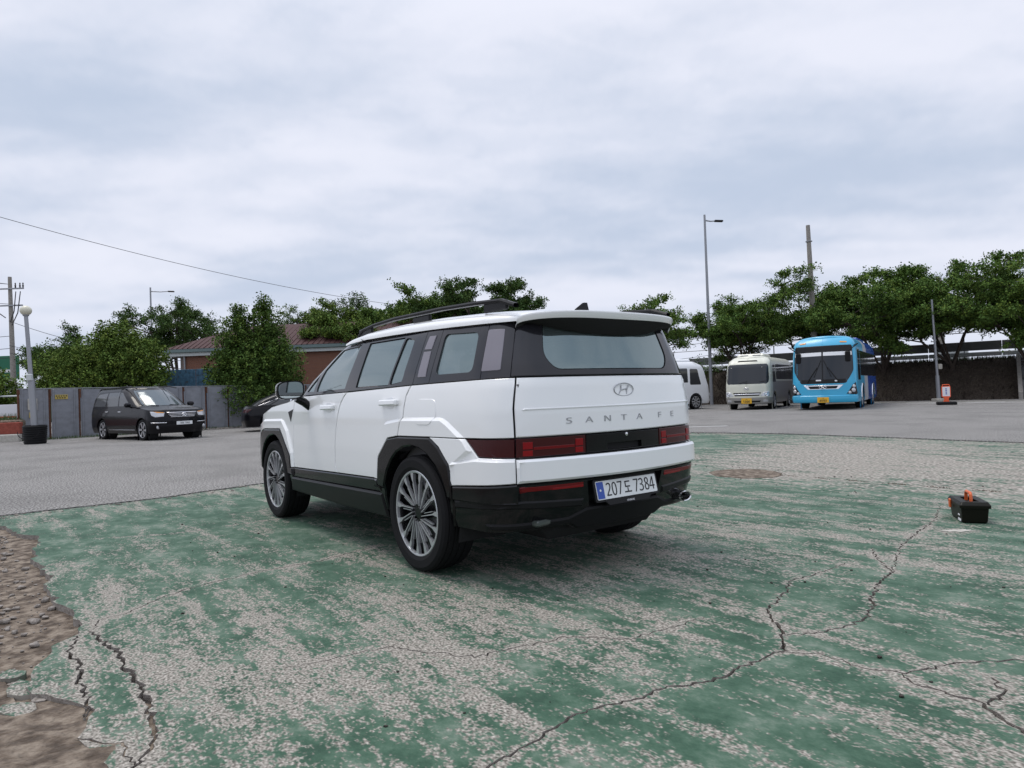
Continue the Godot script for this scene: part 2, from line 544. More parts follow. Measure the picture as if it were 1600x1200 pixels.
# ---------- ground ----------
const E1 := Vector2(0.62, 0.7846)
func ab(p: Vector2) -> Vector2: return Vector2(p.dot(E1), p.dot(Vector2(E1.y, -E1.x)))
var crack_lines := []
func paint_mask(org: Vector2, size: Vector2, w: int, h: int) -> ImageTexture:
	# streaked, flaking paint: 255 is paint, 0 bare concrete; a runs along x, b along y
	var px := size.x / w
	var py := size.y / h
	var streak := FastNoiseLite.new()
	streak.seed = 5; streak.noise_type = FastNoiseLite.TYPE_SIMPLEX_SMOOTH; streak.fractal_octaves = 7; streak.fractal_gain = 0.74
	streak.frequency = 3.4 * py
	var k := 5.0
	streak.offset = Vector3(org.x / k / py, org.y / py, 0)
	var s1 := streak.get_image(int(w * px / py / k) + 1, h, false, false, false)
	s1.resize(w, h, Image.INTERPOLATE_CUBIC)
	var fine := FastNoiseLite.new()
	fine.seed = 8; fine.noise_type = FastNoiseLite.TYPE_SIMPLEX_SMOOTH; fine.fractal_octaves = 5; fine.fractal_gain = 0.85
	fine.frequency = 13.0 * py
	fine.offset = Vector3(org.x / py / 1.6, org.y / py, 3)
	var s2 := fine.get_image(int(w * px / py / 1.6) + 1, h, false, false, false)
	s2.resize(w, h, Image.INTERPOLATE_CUBIC)
	# where the photograph shows more paint (+) or less (-): x, z, radius, amount
	var spots := [[-3.3, -6.6, 1.6, 60], [-1.6, -5.2, 1.3, 28], [-1.2, -3.2, 1.1, -20], [-0.2, -3.0, 0.9, -14], [-1.6, -2.5, 0.7, -14], [-0.3, -2.3, 0.4, 14], [0.55, -2.35, 0.35, 40], [0.3, -2.9, 0.35, 20], [1.5, -3.6, 0.8, 34], [2.2, -3.2, 0.8, 30], [1.0, -2.5, 0.4, 36], [1.6, -2.35, 0.35, -22],
		[2.0, -4.6, 0.9, -14], [3.2, -5.4, 1.3, 32], [1.4, -5.6, 0.9, -16], [0.9, -4.2, 0.7, -18], [3.9, -9.6, 1.6, -60], [5.8, -8.8, 2.0, -72], [5.6, -11.6, 1.8, -110], [7.2, -7.0, 1.5, -40], [3.2, -14.0, 2.0, 90], [6.6, -10.2, 1.3, 46], [4.6, -6.9, 0.7, -36], [3.6, -8.2, 0.6, -40], [0.0, -8.0, 3.0, 20], [3.0, -7.2, 1.0, 34], [3.2, -5.05, 0.16, -90], [2.55, -4.12, 0.2, -60]]
	var g := 96
	var bias := Image.create(g, g, false, Image.FORMAT_L8)
	for j in g:
		for i in g:
			var q := org + size * Vector2((i + 0.5) / g, (j + 0.5) / g)
			var p := q.x * E1 + q.y * Vector2(E1.y, -E1.x)
			var s := 128.0
			for o in spots: s += o[3] * exp(-p.distance_squared_to(Vector2(o[0], o[1])) / (o[2] * o[2]))
			bias.set_pixel(i, j, Color8(int(clampf(s, 0, 255)), 0, 0))
	bias.resize(w, h, Image.INTERPOLATE_CUBIC)
	bias.convert(Image.FORMAT_L8); s1.convert(Image.FORMAT_L8); s2.convert(Image.FORMAT_L8)
	var A := s1.get_data()
	var B := s2.get_data()
	var C := bias.get_data()
	var gn := FastNoiseLite.new()
	gn.seed = 15; gn.noise_type = FastNoiseLite.TYPE_VALUE; gn.frequency = 0.45; gn.fractal_octaves = 2
	var s3 := gn.get_image(w, h, false, false, false)
	s3.convert(Image.FORMAT_L8)
	var G := s3.get_data()
	# paint has come off along the lips of the cracks
	var rng := RandomNumberGenerator.new()
	rng.seed = 31
	for l in crack_lines:
		for i in l.size() - 1:
			var q := ab(l[i])
			var cx := int((q.x - org.x) / px)
			var cy := int((q.y - org.y) / py)
			var rr := int(rng.randf_range(0.012, 0.05) / py)
			for dy in range(-rr, rr + 1):
				for dx in range(-rr, rr + 1):
					var X := cx + dx
					var Y := cy + dy
					if X >= 0 and Y >= 0 and X < w and Y < h and dx * dx + dy * dy <= rr * rr:
						C[Y * w + X] = maxi(0, C[Y * w + X] - 26)
	var lut := PackedByteArray()
	for i in 1400:
		var x := (i - 503.0) / 52.0
		lut.append(int(255.0 * (0.06 + 0.92 * smoothstep(0, 1, x))))
	var out := PackedByteArray()
	out.resize(w * h)
	for i in w * h:
		out[i] = lut[A[i] + (A[i] >> 1) + B[i] + C[i] + G[i] - (G[i] >> 2)]
	return ImageTexture.create_from_image(Image.create_from_data(w, h, false, Image.FORMAT_L8, out))

func slab_mat(k: String, org: Vector2, size: Vector2, w: int, h: int) -> StandardMaterial3D:
	var m := mat(k, Color.WHITE, 0.88)
	m.albedo_texture = noise_tex(52, 0.3, 4, [[0.22, Color(0.06, 0.053, 0.044)], [0.40, Color(0.19, 0.17, 0.145)], [0.55, Color(0.30, 0.273, 0.237)], [0.75, Color(0.50, 0.46, 0.41)]], 2048 if w > 1024 else 1024)
	m.detail_enabled = true
	m.detail_blend_mode = BaseMaterial3D.BLEND_MODE_MIX
	m.detail_mask = paint_mask(org, size, w, h)
	m.detail_albedo = noise_tex(53, 0.010, 8, [[0.2, Color(0.014, 0.056, 0.031)], [0.42, Color(0.034, 0.090, 0.054)], [0.58, Color(0.062, 0.120, 0.080)], [0.8, Color(0.15, 0.19, 0.15)]], 2048 if w > 1024 else 1024, false, 0.78)
	m.heightmap_enabled = true
	m.heightmap_texture = noise_tex(54, 0.42, 3, [], 2048 if w > 1024 else 1024)
	m.heightmap_scale = 0.22
	return m

func jag(pts: Array, amp: float, step: float, sd: int) -> PackedVector2Array:
	var rng := RandomNumberGenerator.new()
	rng.seed = sd
	var o := PackedVector2Array()
	for i in pts.size() - 1:
		var k := maxi(1, int(pts[i].distance_to(pts[i + 1]) / step))
		for j in k:
			var q: Vector2 = pts[i].lerp(pts[i + 1], float(j) / k)
			if i + j > 0: q += Vector2(rng.randf_range(-amp, amp), rng.randf_range(-amp, amp))
			o.append(q)
	o.append(pts[-1])
	return o

func sheet(mb: MB, outline: PackedVector2Array, cutters: Array, y: float, drop: float, cell: float, org: Vector2, size: Vector2, side: int, walls: MB = null) -> void:
	mb.use_uv = true
	if Geometry2D.is_polygon_clockwise(outline): outline.reverse()
	var lo := outline[0]
	var hi := outline[0]
	for p in outline: lo = lo.min(p); hi = hi.max(p)
	var up := Vector3.UP
	var rects := []
	for c in cutters:
		var r := Rect2(c[0], Vector2.ZERO)
		for p in c: r = r.expand(p)
		rects.append(r)
	for i in range(floori(lo.x / cell), floori(hi.x / cell) + 1):
		for j in range(floori(lo.y / cell), floori(hi.y / cell) + 1):
			var mid := Vector2((i + 0.5) * cell, (j + 0.5) * cell)
			if side != 0 and (1 if ab(mid).y > 7.0 else -1) != side: continue
			var x := i * cell
			var z := j * cell
			var sq := PackedVector2Array([Vector2(x, z), Vector2(x + cell, z), Vector2(x + cell, z + cell), Vector2(x, z + cell)])
			var pcs := Geometry2D.intersect_polygons(outline, sq)
			for c in cutters.size():
				if not rects[c].intersects(Rect2(x, z, cell, cell)): continue
				var nx: Array[PackedVector2Array] = []
				for pc in pcs: nx.append_array(Geometry2D.clip_polygons(pc, cutters[c]))
				pcs = nx
			for pc in pcs:
				if Geometry2D.is_polygon_clockwise(pc): continue
				var ix := Geometry2D.triangulate_polygon(pc)
				for k in range(0, ix.size(), 3):
					var q := [pc[ix[k]], pc[ix[k + 1]], pc[ix[k + 2]]]
					if ((q[2] - q[0]) as Vector2).cross(q[1] - q[0]) > 0.0: q = [q[0], q[2], q[1]]
					for p in q:
						mb.v.append(Vector3(p.x, y, p.y)); mb.n.append(up)
						mb.uv.append((ab(p) - org) / size)
	if drop > 0.0:
		var loops := [outline]
		if side <= 0: loops.append_array(cutters)
		for li in loops.size():
			var l: PackedVector2Array = loops[li]
			for i in l.size():
				var a := l[i]
				var b := l[(i + 1) % l.size()]
				var o2 := (b - a).orthogonal()
				var f := 1.0 if li == 0 else -1.0
				if Geometry2D.is_polygon_clockwise(l): f = -f
				var wl := walls if walls else mb
				wl.quad(Vector3(a.x, y, a.y), Vector3(b.x, y, b.y), Vector3(b.x, y - drop, b.y), Vector3(a.x, y - drop, a.y), Vector3(o2.x, 0, o2.y) * f)
				if not walls:
					for q in 6: mb.uv.append((ab(a) - org) / size)

func pairs(a: Array) -> Array:
	var o := []
	for i in range(0, a.size(), 2): o.append(Vector2(a[i], a[i + 1]))
	return o

func build_ground() -> void:
	var far := MB.new()
	far.quad(Vector3(-700, -0.04, 60), Vector3(700, -0.04, 60), Vector3(700, -0.04, -1200), Vector3(-700, -0.04, -1200), Vector3.UP)
	tag(part(far, "ground", M.dirt), "brown gravelly bare ground under and beside the broken pavement", "ground", "", "structure")
	# concrete slab with its green paint
	var edge := pairs([-5.9, -7.0, -5.02, -6.71, -4.66, -6.34, -4.27, -6.1, -3.69, -5.21, -3.16, -4.63, -2.93, -4.23, -2.61, -3.94, -2.31, -3.58, -2.2, -3.43, -2.24, -3.33, -2.18, -3.1, -2.12, -2.94, -1.95, -2.74, -1.74, -2.63, -1.62, -2.57, -1.56, -2.42, -1.4, -2.25, -1.3, -2.0, -1.2, -1.4, -1.0, 0.4])
	var left := jag(edge, 0.028, 0.07, 3)
	var joint := jag(pairs([2.2, -10.2, 2.58, -9.64, 2.77, -9.15, 3.36, -8.44, 4.12, -7.41, 4.85, -6.53, 7.5, -3.4, 10.0, 0.4]), 0.012, 0.25, 4)
	var main := left.duplicate()
	var jr := joint.duplicate()
	jr.reverse()
	main.append_array(jr)
	main.append_array(PackedVector2Array([Vector2(1.2, -11.4), Vector2(4.7, -17.6), Vector2(2.0, -15.6), Vector2(-6.2, -7.6)]))
	# the far strip between the joint and the asphalt
	var strip := joint.duplicate()
	strip.append_array(PackedVector2Array([Vector2(17.5, 0.4), Vector2(9.4, -11.0), Vector2(4.7, -17.6), Vector2(1.2, -11.4)]))
	var cr := [
		[0.016, [-2.18, -3.46, -2.04, -3.33, -1.87, -3.17, -1.75, -3.0, -1.55, -2.79, -1.49, -2.69, -1.39, -2.55, -1.24, -2.32, -1.21, -2.1]],
		[0.011, [-2.2, -3.4, -2.08, -3.15, -1.94, -3.01, -1.84, -2.84, -1.69, -2.67, -1.6, -2.5]],
		[0.006, [-2.18, -3.5, -2.24, -3.62, -2.14, -3.77, -2.12, -3.95, -2.03, -4.2, -1.74, -4.55, -1.39, -4.81, -1.03, -5.28]],
		[0.009, [-0.35, -1.75, -0.12, -2.07, -0.07, -2.13, 0.07, -2.27, 0.19, -2.4, 0.43, -2.51, 0.56, -2.59, 0.73, -2.63, 0.92, -2.78, 1.11, -2.91, 1.18, -3.08, 1.21, -3.31, 1.26, -3.46, 1.45, -3.72, 1.55, -3.92, 1.73, -4.02, 2.03, -4.26]],
		[0.009, [1.17, -3.07, 1.37, -3.11, 1.52, -3.18, 1.62, -3.23, 1.75, -3.4, 1.85, -3.59, 2.06, -3.88, 2.19, -4.01, 2.29, -4.36, 2.38, -4.61]],
		[0.006, [2.19, -4.01, 2.42, -4.37, 2.65, -4.71, 2.92, -5.01, 3.39, -5.53, 3.75, -6.05]],
		[0.006, [1.09, -2.88, 1.24, -2.87, 1.34, -2.69, 1.46, -2.64, 1.58, -2.67, 1.7, -2.72, 1.99, -2.72, 2.6, -2.9]],
		[0.011, [1.46, -2.64, 1.46, -2.53, 1.59, -2.38, 1.58, -2.31, 1.58, -2.17, 1.7, -1.9]],
		[0.010, [1.76, -2.57, 1.73, -2.46, 1.6, -2.36]],
		[0.006, [-1.95, -2.2, -1.6, -2.35, -1.35, -2.3, -1.22, -2.15]],
		[0.004, [-3.6, -5.9, -3.0, -6.0, -2.4, -6.5, -1.9, -6.9, -1.2, -7.0]],
		[0.004, [-2.9, -6.9, -2.5, -7.2, -1.9, -6.9]],
		[0.005, [0.9, -3.35, 0.5, -3.1, 0.2, -3.15, -0.2, -2.95, -0.6, -3.1, -1.0, -2.9]],
		[0.004, [0.4, -9.0, 0.9, -8.1, 1.3, -7.6, 2.2, -7.3]]]
	var cutters := []
	var sd := 20
	var rng := RandomNumberGenerator.new()
	rng.seed = 77
	for c in cr:
		sd += 1
		var mid := jag(pairs(c[1]), 0.013, 0.024, sd)
		crack_lines.append(mid)
		# an uneven opening: two wandering lips round the middle line
		var la := PackedVector2Array()
		var lb := PackedVector2Array()
		for i in mid.size():
			var d := (mid[mini(i + 1, mid.size() - 1)] - mid[maxi(i - 1, 0)]).normalized().orthogonal()
			var f := sin(PI * clampf((i + 0.4) / mid.size(), 0, 1)) * 0.6 + 0.4
			la.append(mid[i] + d * c[0] * f * rng.randf_range(0.15, 1.1))
			lb.append(mid[i] - d * c[0] * f * rng.randf_range(0.15, 1.1))
		lb.reverse()
		la.append_array(lb)
		for q in Geometry2D.offset_polygon(la, 0.0015):
			if not Geometry2D.is_polygon_clockwise(q): cutters.append(q)
	var near_o := Vector2(-10.5, -1.5)
	var near_s := Vector2(11.5, 8.5)
	var far_o := Vector2(-13.0, 6.0)
	var far_s := Vector2(16.0, 13.0)
	slab_mat("worn_green_near", near_o, near_s, 2048, 2048)
	slab_mat("worn_green_far", far_o, far_s, 1024, 1024)
	var a := MB.new()
	var walls := MB.new()
	sheet(a, main, cutters, 0.0, 0.045, 0.5, near_o, near_s, -1, walls)
	tag(part(walls, "slab_edge", M.stone), "broken grey concrete edges of the green slab", "edge", "", "structure")
	tag(part(a, "pavement", M.worn_green_near), "cracked concrete slab with flaking green paint under the white car", "pavement", "", "structure")
	a = MB.new()
	sheet(a, main, cutters, 0.0, 0.0, 0.5, far_o, far_s, 1)
	if a.v.size(): tag(part(a, "pavement", M.worn_green_far), "outer part of the cracked green painted slab", "pavement", "", "structure")
	a = MB.new()
	sheet(a, strip, [], -0.006, 0.03, 1.0, far_o, far_s, 0)
	tag(part(a, "pavement", M.worn_green_far), "pale worn concrete strip between the joint and the asphalt", "pavement", "", "structure")
	# loose pieces broken off the slab
	var rg := RandomNumberGenerator.new()
	rg.seed = 18
	for q in [[-2.05, -2.82, 0.09], [-1.93, -2.62, 0.075], [-2.2, -2.96, 0.06]]:
		var bp := PackedVector2Array()
		for i in 9: bp.append(Vector2(q[0], q[1]) + Vector2(cos(TAU * i / 9.0) * 1.25, sin(TAU * i / 9.0) * 0.75).rotated(0.6) * q[2] * rg.randf_range(0.7, 1.15))
		a = MB.new()
		sheet(a, bp, [], -0.008 - 0.006 * rg.randf(), 0.035, 0.5, near_o, near_s, 0)
		tag(part(a, "slab_fragment", M.worn_green_near), "loose green painted fragment broken off the slab edge", "concrete piece", "broken slab fragments")
	# earth washed over the broken edge
	var gd := []
	var nz := FastNoiseLite.new()
	nz.seed = 6; nz.frequency = 1.4; nz.fractal_octaves = 5
	for i in 61:
		var row := []
		for j in 61:
			var p := Vector2(lerpf(-3.6, -0.75, i / 60.0), lerpf(-3.1, -0.6, j / 60.0))
			var m := 0.058 * exp(-pow(p.distance_to(Vector2(-1.75, -2.05)) / 0.62, 2.0)) + 0.05 * exp(-pow(p.distance_to(Vector2(-1.5, -1.4)) / 0.55, 2.0))
			row.append(Vector3(p.x, -0.0415 + m + (0.016 * nz.get_noise_2d(p.x * 2.0, p.y * 2.0) if m > 0.004 else -0.004), p.y))
		gd.append(row)
	a = MB.new()
	a.grid(gd, Vector3.UP)
	tag(part(a, "ground", M.dirt), "brown earth washed over the broken corner of the slab", "ground", "", "structure")
	# soil in the cracks
	a = MB.new()
	var bed := PackedVector2Array([Vector2(-2.25, -3.5), Vector2(-1.72, -2.66), Vector2(-1.3, -2.0), Vector2(-1.0, -0.5), Vector2(8.0, -0.5), Vector2(4.5, -6.7), Vector2(2.4, -9.6), Vector2(-1.0, -11.0), Vector2(-4.4, -7.3), Vector2(-3.6, -5.5)])
	a.prism(bed, Transform3D(Basis(Vector3(1, 0, 0), Vector3(0, 0, 1), Vector3(0, -1, 0)), Vector3(0, -0.022, 0)), 0.02)
	tag(part(a, "soil", M.crack_soil), "dark soil lying in the cracks of the slab", "soil", "", "structure")
	# asphalt, laid over the far edges of the slab
	var rim := jag(pairs([-60, 44, -9.0, -4.1, -5.57, -7.37, -4.58, -8.07, -3.54, -9.33, -1.0, -11.8, 2.0, -14.7, 4.51, -17.0, 6.2, -15.4, 7.37, -13.5, 8.6, -11.5, 12.0, -6.8, 17.0, 0.3, 40, 32]), 0.05, 0.35, 9)
	rim.append_array(PackedVector2Array([Vector2(75, 32), Vector2(75, -70), Vector2(-90, -70), Vector2(-90, 44)]))
	a = MB.new()
	sheet(a, rim, [], 0.014, 0.06, 4.0, Vector2(-60, -60), Vector2(55, 55), 0)
	tag(part(a, "asphalt", M.asphalt), "grey weathered asphalt of the car park round the green slab", "asphalt", "", "structure")
	for l in [[19.6, -32.6, 0.35], [21.2, -30.6, 0.35], [17.9, -34.6, 0.35]]:
		a = MB.new()
		var bs := Basis(Vector3.UP, 0.55)
		a.box(Vector3(l[0], 0.019, l[1]), Vector3(0.16, 0.006, 1.5), bs, 0.001)
		tag(part(a, "parking_line", M.line_white), "short white parking line painted on the asphalt", "marking", "parking lines", "structure")
	a = MB.new()
	a.box(Vector3(20.0, 0.018, -31.0), Vector3(9.0, 0.005, 0.1), Basis(Vector3.UP, -0.75), 0.001)
	tag(part(a, "parking_line", M.line_white), "long white parking line painted along the foot of the slope", "marking", "parking lines", "structure")
	a = MB.new()
	a.box(Vector3(5.2, 0.018, -19.2), Vector3(1.6, 0.005, 0.1), Basis(Vector3.UP, -0.1), 0.001)
	tag(part(a, "parking_line", M.line_white), "worn white line on the asphalt beyond the white car", "marking", "parking lines", "structure")
# ---------- the white car ----------
func wheel(parent: Node, c: Vector3, out: float, spokes: int, r: float, w: float, twist: float, rim_m: Material, called := "wheel", fancy := true) -> Node3D:
	var wh := Node3D.new()
	wh.name = called
	parent.add_child(wh, true)
	wh.position = c
	if out < 0: wh.rotation.y = PI
	var k := r / 0.375
	var h := w * 0.5
	var rr := r * 0.738
	var ty := MB.new()
	var pr := [Vector2(rr - 0.012, h - 0.022), Vector2(rr + 0.004, h - 0.010), Vector2(rr + 0.022, h), Vector2(r - 0.03, h + 0.002), Vector2(r - 0.010, h - 0.010)]
	for z in [0.085, 0.04, -0.005, -0.05]:
		var s: float = z * w / 0.245
		pr.append(Vector2(r - 0.001, s + 0.008)); pr.append(Vector2(r - 0.009, s + 0.005)); pr.append(Vector2(r - 0.009, s - 0.003)); pr.append(Vector2(r, s - 0.006))
	pr.append_array([Vector2(r - 0.010, -h + 0.010), Vector2(r - 0.03, -h), Vector2(rr, -h + 0.02)])
	pr.reverse()
	ty.lathe(pr, Transform3D.IDENTITY, 56)
	part(ty, "tyre", M.tyre, wh)
	var rm := MB.new()
	var q := [Vector2(0.02, h - 0.085), Vector2(rr - 0.03, h - 0.085), Vector2(rr - 0.02, h - 0.05), Vector2(rr - 0.012, h - 0.022)]
	q.reverse()
	rm.lathe(q, Transform3D.IDENTITY, 40)
	part(rm, "rim", M.gloss_black, wh)
	rm = MB.new()
	q = [Vector2(rr - 0.016, h - 0.03), Vector2(rr - 0.014, h - 0.012), Vector2(rr - 0.004, h - 0.010), Vector2(rr + 0.001, h - 0.014)]
	q.reverse()
	rm.lathe(q, Transform3D.IDENTITY, 56)
	part(rm, "rim_ring", rim_m, wh)
	var sp := MB.new()
	var ro := rr - 0.012
	if fancy:
		# a wide bright tip that narrows to a long blade set off the wheel's centre, and a short blade beside it
		sp.prism(V([ro, -0.021, ro, 0.015, 0.228 * k, 0.011, 0.200 * k, -0.001, 0.055 * k, -0.0165, 0.055 * k, -0.0210, 0.205 * k, -0.0085]), Transform3D(Basis.IDENTITY, Vector3(0, 0, h - 0.036)), 0.020)
		sp.prism(V([0.195 * k, 0.010, 0.19 * k, 0.0145, 0.085 * k, 0.0025, 0.088 * k, -0.0015]), Transform3D(Basis.IDENTITY, Vector3(0, 0, h - 0.040)), 0.018)
	else:
		sp.prism(V([ro, -0.05, ro, 0.03, 0.05, 0.022, 0.05, -0.022]), Transform3D(Basis.IDENTITY, Vector3(0, 0, h - 0.05)), 0.03)
	var ms := sp.mesh()
	for i in spokes:
		var o := part(ms, "spoke", rim_m, wh)
		o.rotation.z = TAU * i / spokes + twist
	var hb := MB.new()
	q = [Vector2(0.001, h - 0.028), Vector2(0.034, h - 0.028), Vector2(0.042, h - 0.036), Vector2(0.046, h - 0.08)]
	q.reverse()
	hb.lathe(q, Transform3D.IDENTITY, 24)
	part(hb, "hub_cap", M.gloss_black, wh)
	var br := MB.new()
	br.lathe([Vector2(0.16 * k, h - 0.10), Vector2(0.16 * k, h - 0.088), Vector2(0.05, h - 0.088)], Transform3D.IDENTITY, 24)
	part(br, "brake_disc", M.trim_black, wh)
	return wh

func suv_rear_side() -> Array:
	var p := []
	for i in 30:
		var v := 0.64 * i / 29.0
		p.append(Vector2(-1.0 + 0.08 * pow(v / 0.64, 2), v))
	p.append_array(bez(Vector2(-0.92, 0.64), Vector2(-0.885, 0.78), Vector2(-0.80, 0.862), Vector2(-0.64, 0.876), 23))
	for i in range(1, 30):
		var u := lerpf(-0.64, 0.2, i / 29.0)
		p.append(Vector2(u, 0.93 - 0.054 * pow((0.2 - u) / 0.84, 2)))
	return p

func emblem(parent: Node, xf: Transform3D, w: float, h: float, r: float, m: Material) -> void:
	var mb := MB.new()
	var p := []
	var rr := []
	for i in 33:
		var a := TAU * i / 32.0
		p.append(xf * Vector3(cos(a) * w, sin(a) * h, 0)); rr.append(r)
	mb.tube(p, rr, 6, false)
	for s in [-1.0, 1.0]:
		mb.tube([xf * Vector3(s * w * 0.42 - w * 0.16, -h * 0.78, 0), xf * Vector3(s * w * 0.30, 0, 0), xf * Vector3(s * w * 0.42 + w * 0.16, h * 0.78, 0)], [r, r * 1.3, r], 6)
	mb.tube([xf * Vector3(-w * 0.34, -h * 0.12, 0), xf * Vector3(0, h * 0.06, 0), xf * Vector3(w * 0.34, h * 0.12, 0)], [r, r * 1.2, r], 6)
	part(mb, "emblem", m, parent)

func build_suv() -> void:
	var car := node("white_suv", Vector3(0.091, 0, -4.977), deg_to_rad(126.91))
	tag(car, "large white boxy sport utility car with red tail lamp band on green slab", "car")
	var lp := suv_rear_side()
	for i in range(1, 54):
		var u := lerpf(0.2, 3.1, i / 53.0)
		lp.append(Vector2(u, 0.93 - (0.012 * pow((u - 1.8) / 1.3, 2) if u > 1.8 else 0.0)))
	lp.append_array(bez(Vector2(3.1, 0.918), Vector2(3.42, 0.908), Vector2(3.56, 0.78), Vector2(3.62, 0.55), 23))
	for i in range(1, 16):
		var v := lerpf(0.55, 0, i / 15.0)
		lp.append(Vector2(3.62 + 0.07 * (1.0 - pow(v / 0.55, 2)), v))
	var S := Hull.new(lp, 0.2, [[0.20, 0.93, 0.16, -0.12], [0.30, 0.965, 0.10, -0.06], [0.45, 1.0, 0.03, 0.0], [0.60, 1.006, 0.0, 0.0], [0.75, 1.006, 0.0, 0.0], [0.90, 1.0, 0.0, 0.0], [1.04, 0.995, 0.002, -0.03], [1.10, 0.99, 0.010, -0.08], [1.18, 0.978, 0.02, -0.2], [1.21, 0.970, 0.03, -0.3]], Vector2(0.1, -0.7), Vector2(2.6, 3.4))
	var up := suv_rear_side()
	for i in range(1, 40):
		var u := lerpf(0.2, 1.95, i / 39.0)
		up.append(Vector2(u, 0.93 - (0.02 * pow((u - 1.0) / 0.95, 2) if u > 1.0 else 0.0)))
	up.append_array(bez(Vector2(1.95, 0.91), Vector2(2.25, 0.895), Vector2(2.34, 0.82), Vector2(2.42, 0.66), 19))
	for i in range(1, 16):
		var v := lerpf(0.66, 0, i / 15.0)
		up.append(Vector2(2.42 + 0.16 * (1.0 - pow(v / 0.66, 2)), v))
	var U := Hull.new(up, 0.2, [[1.16, 0.985, 0.02, 0.03], [1.21, 0.970, 0.03, 0.0], [1.30, 0.945, 0.05, -0.17], [1.50, 0.872, 0.105, -0.57], [1.56, 0.845, 0.125, -0.70], [1.62, 0.80, 0.15, -0.84], [1.68, 0.74, 0.18, -1.0]], Vector2(0.1, -0.7), Vector2(0.9, 1.95))
	var tr := S.tr
	var fl_r := V([0.57, 0.50, 0.545, 0.843, 0.385, 0.964, 0.130, 0.993, -0.332, 0.997, -0.398, 0.967, -0.560, 0.869, -0.62, 0.80, -0.45, 0.70, -0.45, 0.50])
	var fl_f := V([2.24, 0.45, 2.27, 0.66, 2.40, 0.86, 2.55, 0.965, 3.14, 0.955, 3.36, 0.89, 3.42, 0.45])
	var ledge := V([-0.43, 0.728, -0.66, 0.758, -0.935, 0.756, -0.935, 0.5, -0.43, 0.5])
	S.bumps = [[fl_r, 0.018, 0.022], [fl_f, 0.018, 0.022], [ledge, 0.022, 0.014]]
	S.cuts = [fl_r, Hull.inset(fl_r, 0.022) , fl_f, Hull.inset(fl_f, 0.022)]
	for i in S.cuts.size():
		if Geometry2D.is_polygon_clockwise(S.cuts[i]): S.cuts[i].reverse()
	S.cuts[1] = Hull.inset(S.cuts[0], 0.022); S.cuts[3] = Hull.inset(S.cuts[2], 0.022)
	ledge.reverse()
	if Geometry2D.is_polygon_clockwise(ledge): ledge.reverse()
	S.cuts.append(ledge); S.cuts.append(Hull.inset(ledge, 0.014))
	var W: Material = M.white_paint
	var mb := MB.new()
	# flank
	var seam_f := [Vector2(1.083, 1.183), Vector2(1.13, 1.15), Vector2(1.182, 1.099), Vector2(1.235, 1.0), Vector2(1.265, 0.918), Vector2(1.285, 0.78), Vector2(1.289, 0.627), Vector2(1.262, 0.545)]
	var seam_r := [Vector2(0.054, 1.206), Vector2(0.104, 1.139), Vector2(0.128, 1.05), Vector2(0.137, 0.998), Vector2(0.165, 0.93), Vector2(0.185, 0.868)]
	S.panel(mb, [Vector2(2.25, 0.522), Vector2(2.25, 1.148), Vector2(2.45, 1.118), Vector2(2.67, 1.10), Vector2(2.94, 1.075), Vector2(3.12, 1.03), Vector2(3.4, 0.985), Vector2(3.7, 0.96), Vector2(3.7, 0.45), Vector2(3.31, 0.45), Vector2(3.30, 0.69), Vector2(3.22, 0.83), Vector2(3.09, 0.858), Vector2(2.59, 0.868), Vector2(2.47, 0.772), Vector2(2.31, 0.63), Vector2(2.30, 0.522)], 0.0, 0.010, 0.003, 0.06, [], 0.0042)
	both(mb, "front_fender", W, car)
	mb = MB.new()
	var d1 := [Vector2(2.25, 0.524), Vector2(2.25, 1.15), Vector2(2.0, 1.168)]
	d1.append_array(seam_f)
	S.panel(mb, d1, 0.0, 0.010, 0.003, 0.06, [], 0.0042)
	both(mb, "front_door", W, car)
	mb = MB.new()
	var d2 := seam_f.duplicate()
	d2.append_array([Vector2(0.502, 0.559), Vector2(0.479, 0.714), Vector2(0.331, 0.85)])
	var sr := seam_r.duplicate()
	sr.reverse()
	d2.append_array(sr)
	S.panel(mb, d2, 0.0, 0.010, 0.003, 0.06, [], 0.0042)
	both(mb, "rear_door", W, car)
	mb = MB.new()
	var d3 := seam_r.duplicate()
	d3.append_array([Vector2(-0.225, 0.872), Vector2(-0.553, 0.872), Vector2(-0.73, 0.873), Vector2(-0.908, 0.874), Vector2(-0.902, 1.04), Vector2(-0.925, 1.219), Vector2(-0.5, 1.213)])
	S.panel(mb, d3, 0.0, 0.010, 0.003, 0.05, [], 0.0042)
	both(mb, "quarter_panel", W, car)
	mb = MB.new()
	S.panel(mb, [Vector2(-0.215, 0.872), Vector2(-0.553, 0.872), Vector2(-0.668, 0.766), Vector2(-0.911, 0.762), Vector2(-0.911, 0.622), Vector2(-0.445, 0.592), Vector2(-0.415, 0.713), Vector2(-0.314, 0.815)], 0.0, 0.012, 0.004, 0.05)
	both(mb, "bumper_corner", W, car)
	# near-black strips behind the shut lines, painting in the shade of the gaps
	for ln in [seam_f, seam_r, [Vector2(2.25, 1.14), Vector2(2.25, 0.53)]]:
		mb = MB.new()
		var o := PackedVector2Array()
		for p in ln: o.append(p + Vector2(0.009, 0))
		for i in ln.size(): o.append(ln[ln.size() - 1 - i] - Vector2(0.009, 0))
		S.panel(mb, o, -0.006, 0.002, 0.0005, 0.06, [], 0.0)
		both(mb, "seam_shade_strip", M.inside, car)
	# fuel door on one flank only
	mb = MB.new()
	S.panel(mb, Hull.rounded(V([-0.045, 1.116, -0.269, 1.112, -0.272, 1.0, -0.22, 0.945, -0.051, 0.945]), 0.05), 0.0025, 0.006, 0.003, 0.05)
	part(mb, "fuel_door", W, car)
	mb = MB.new()
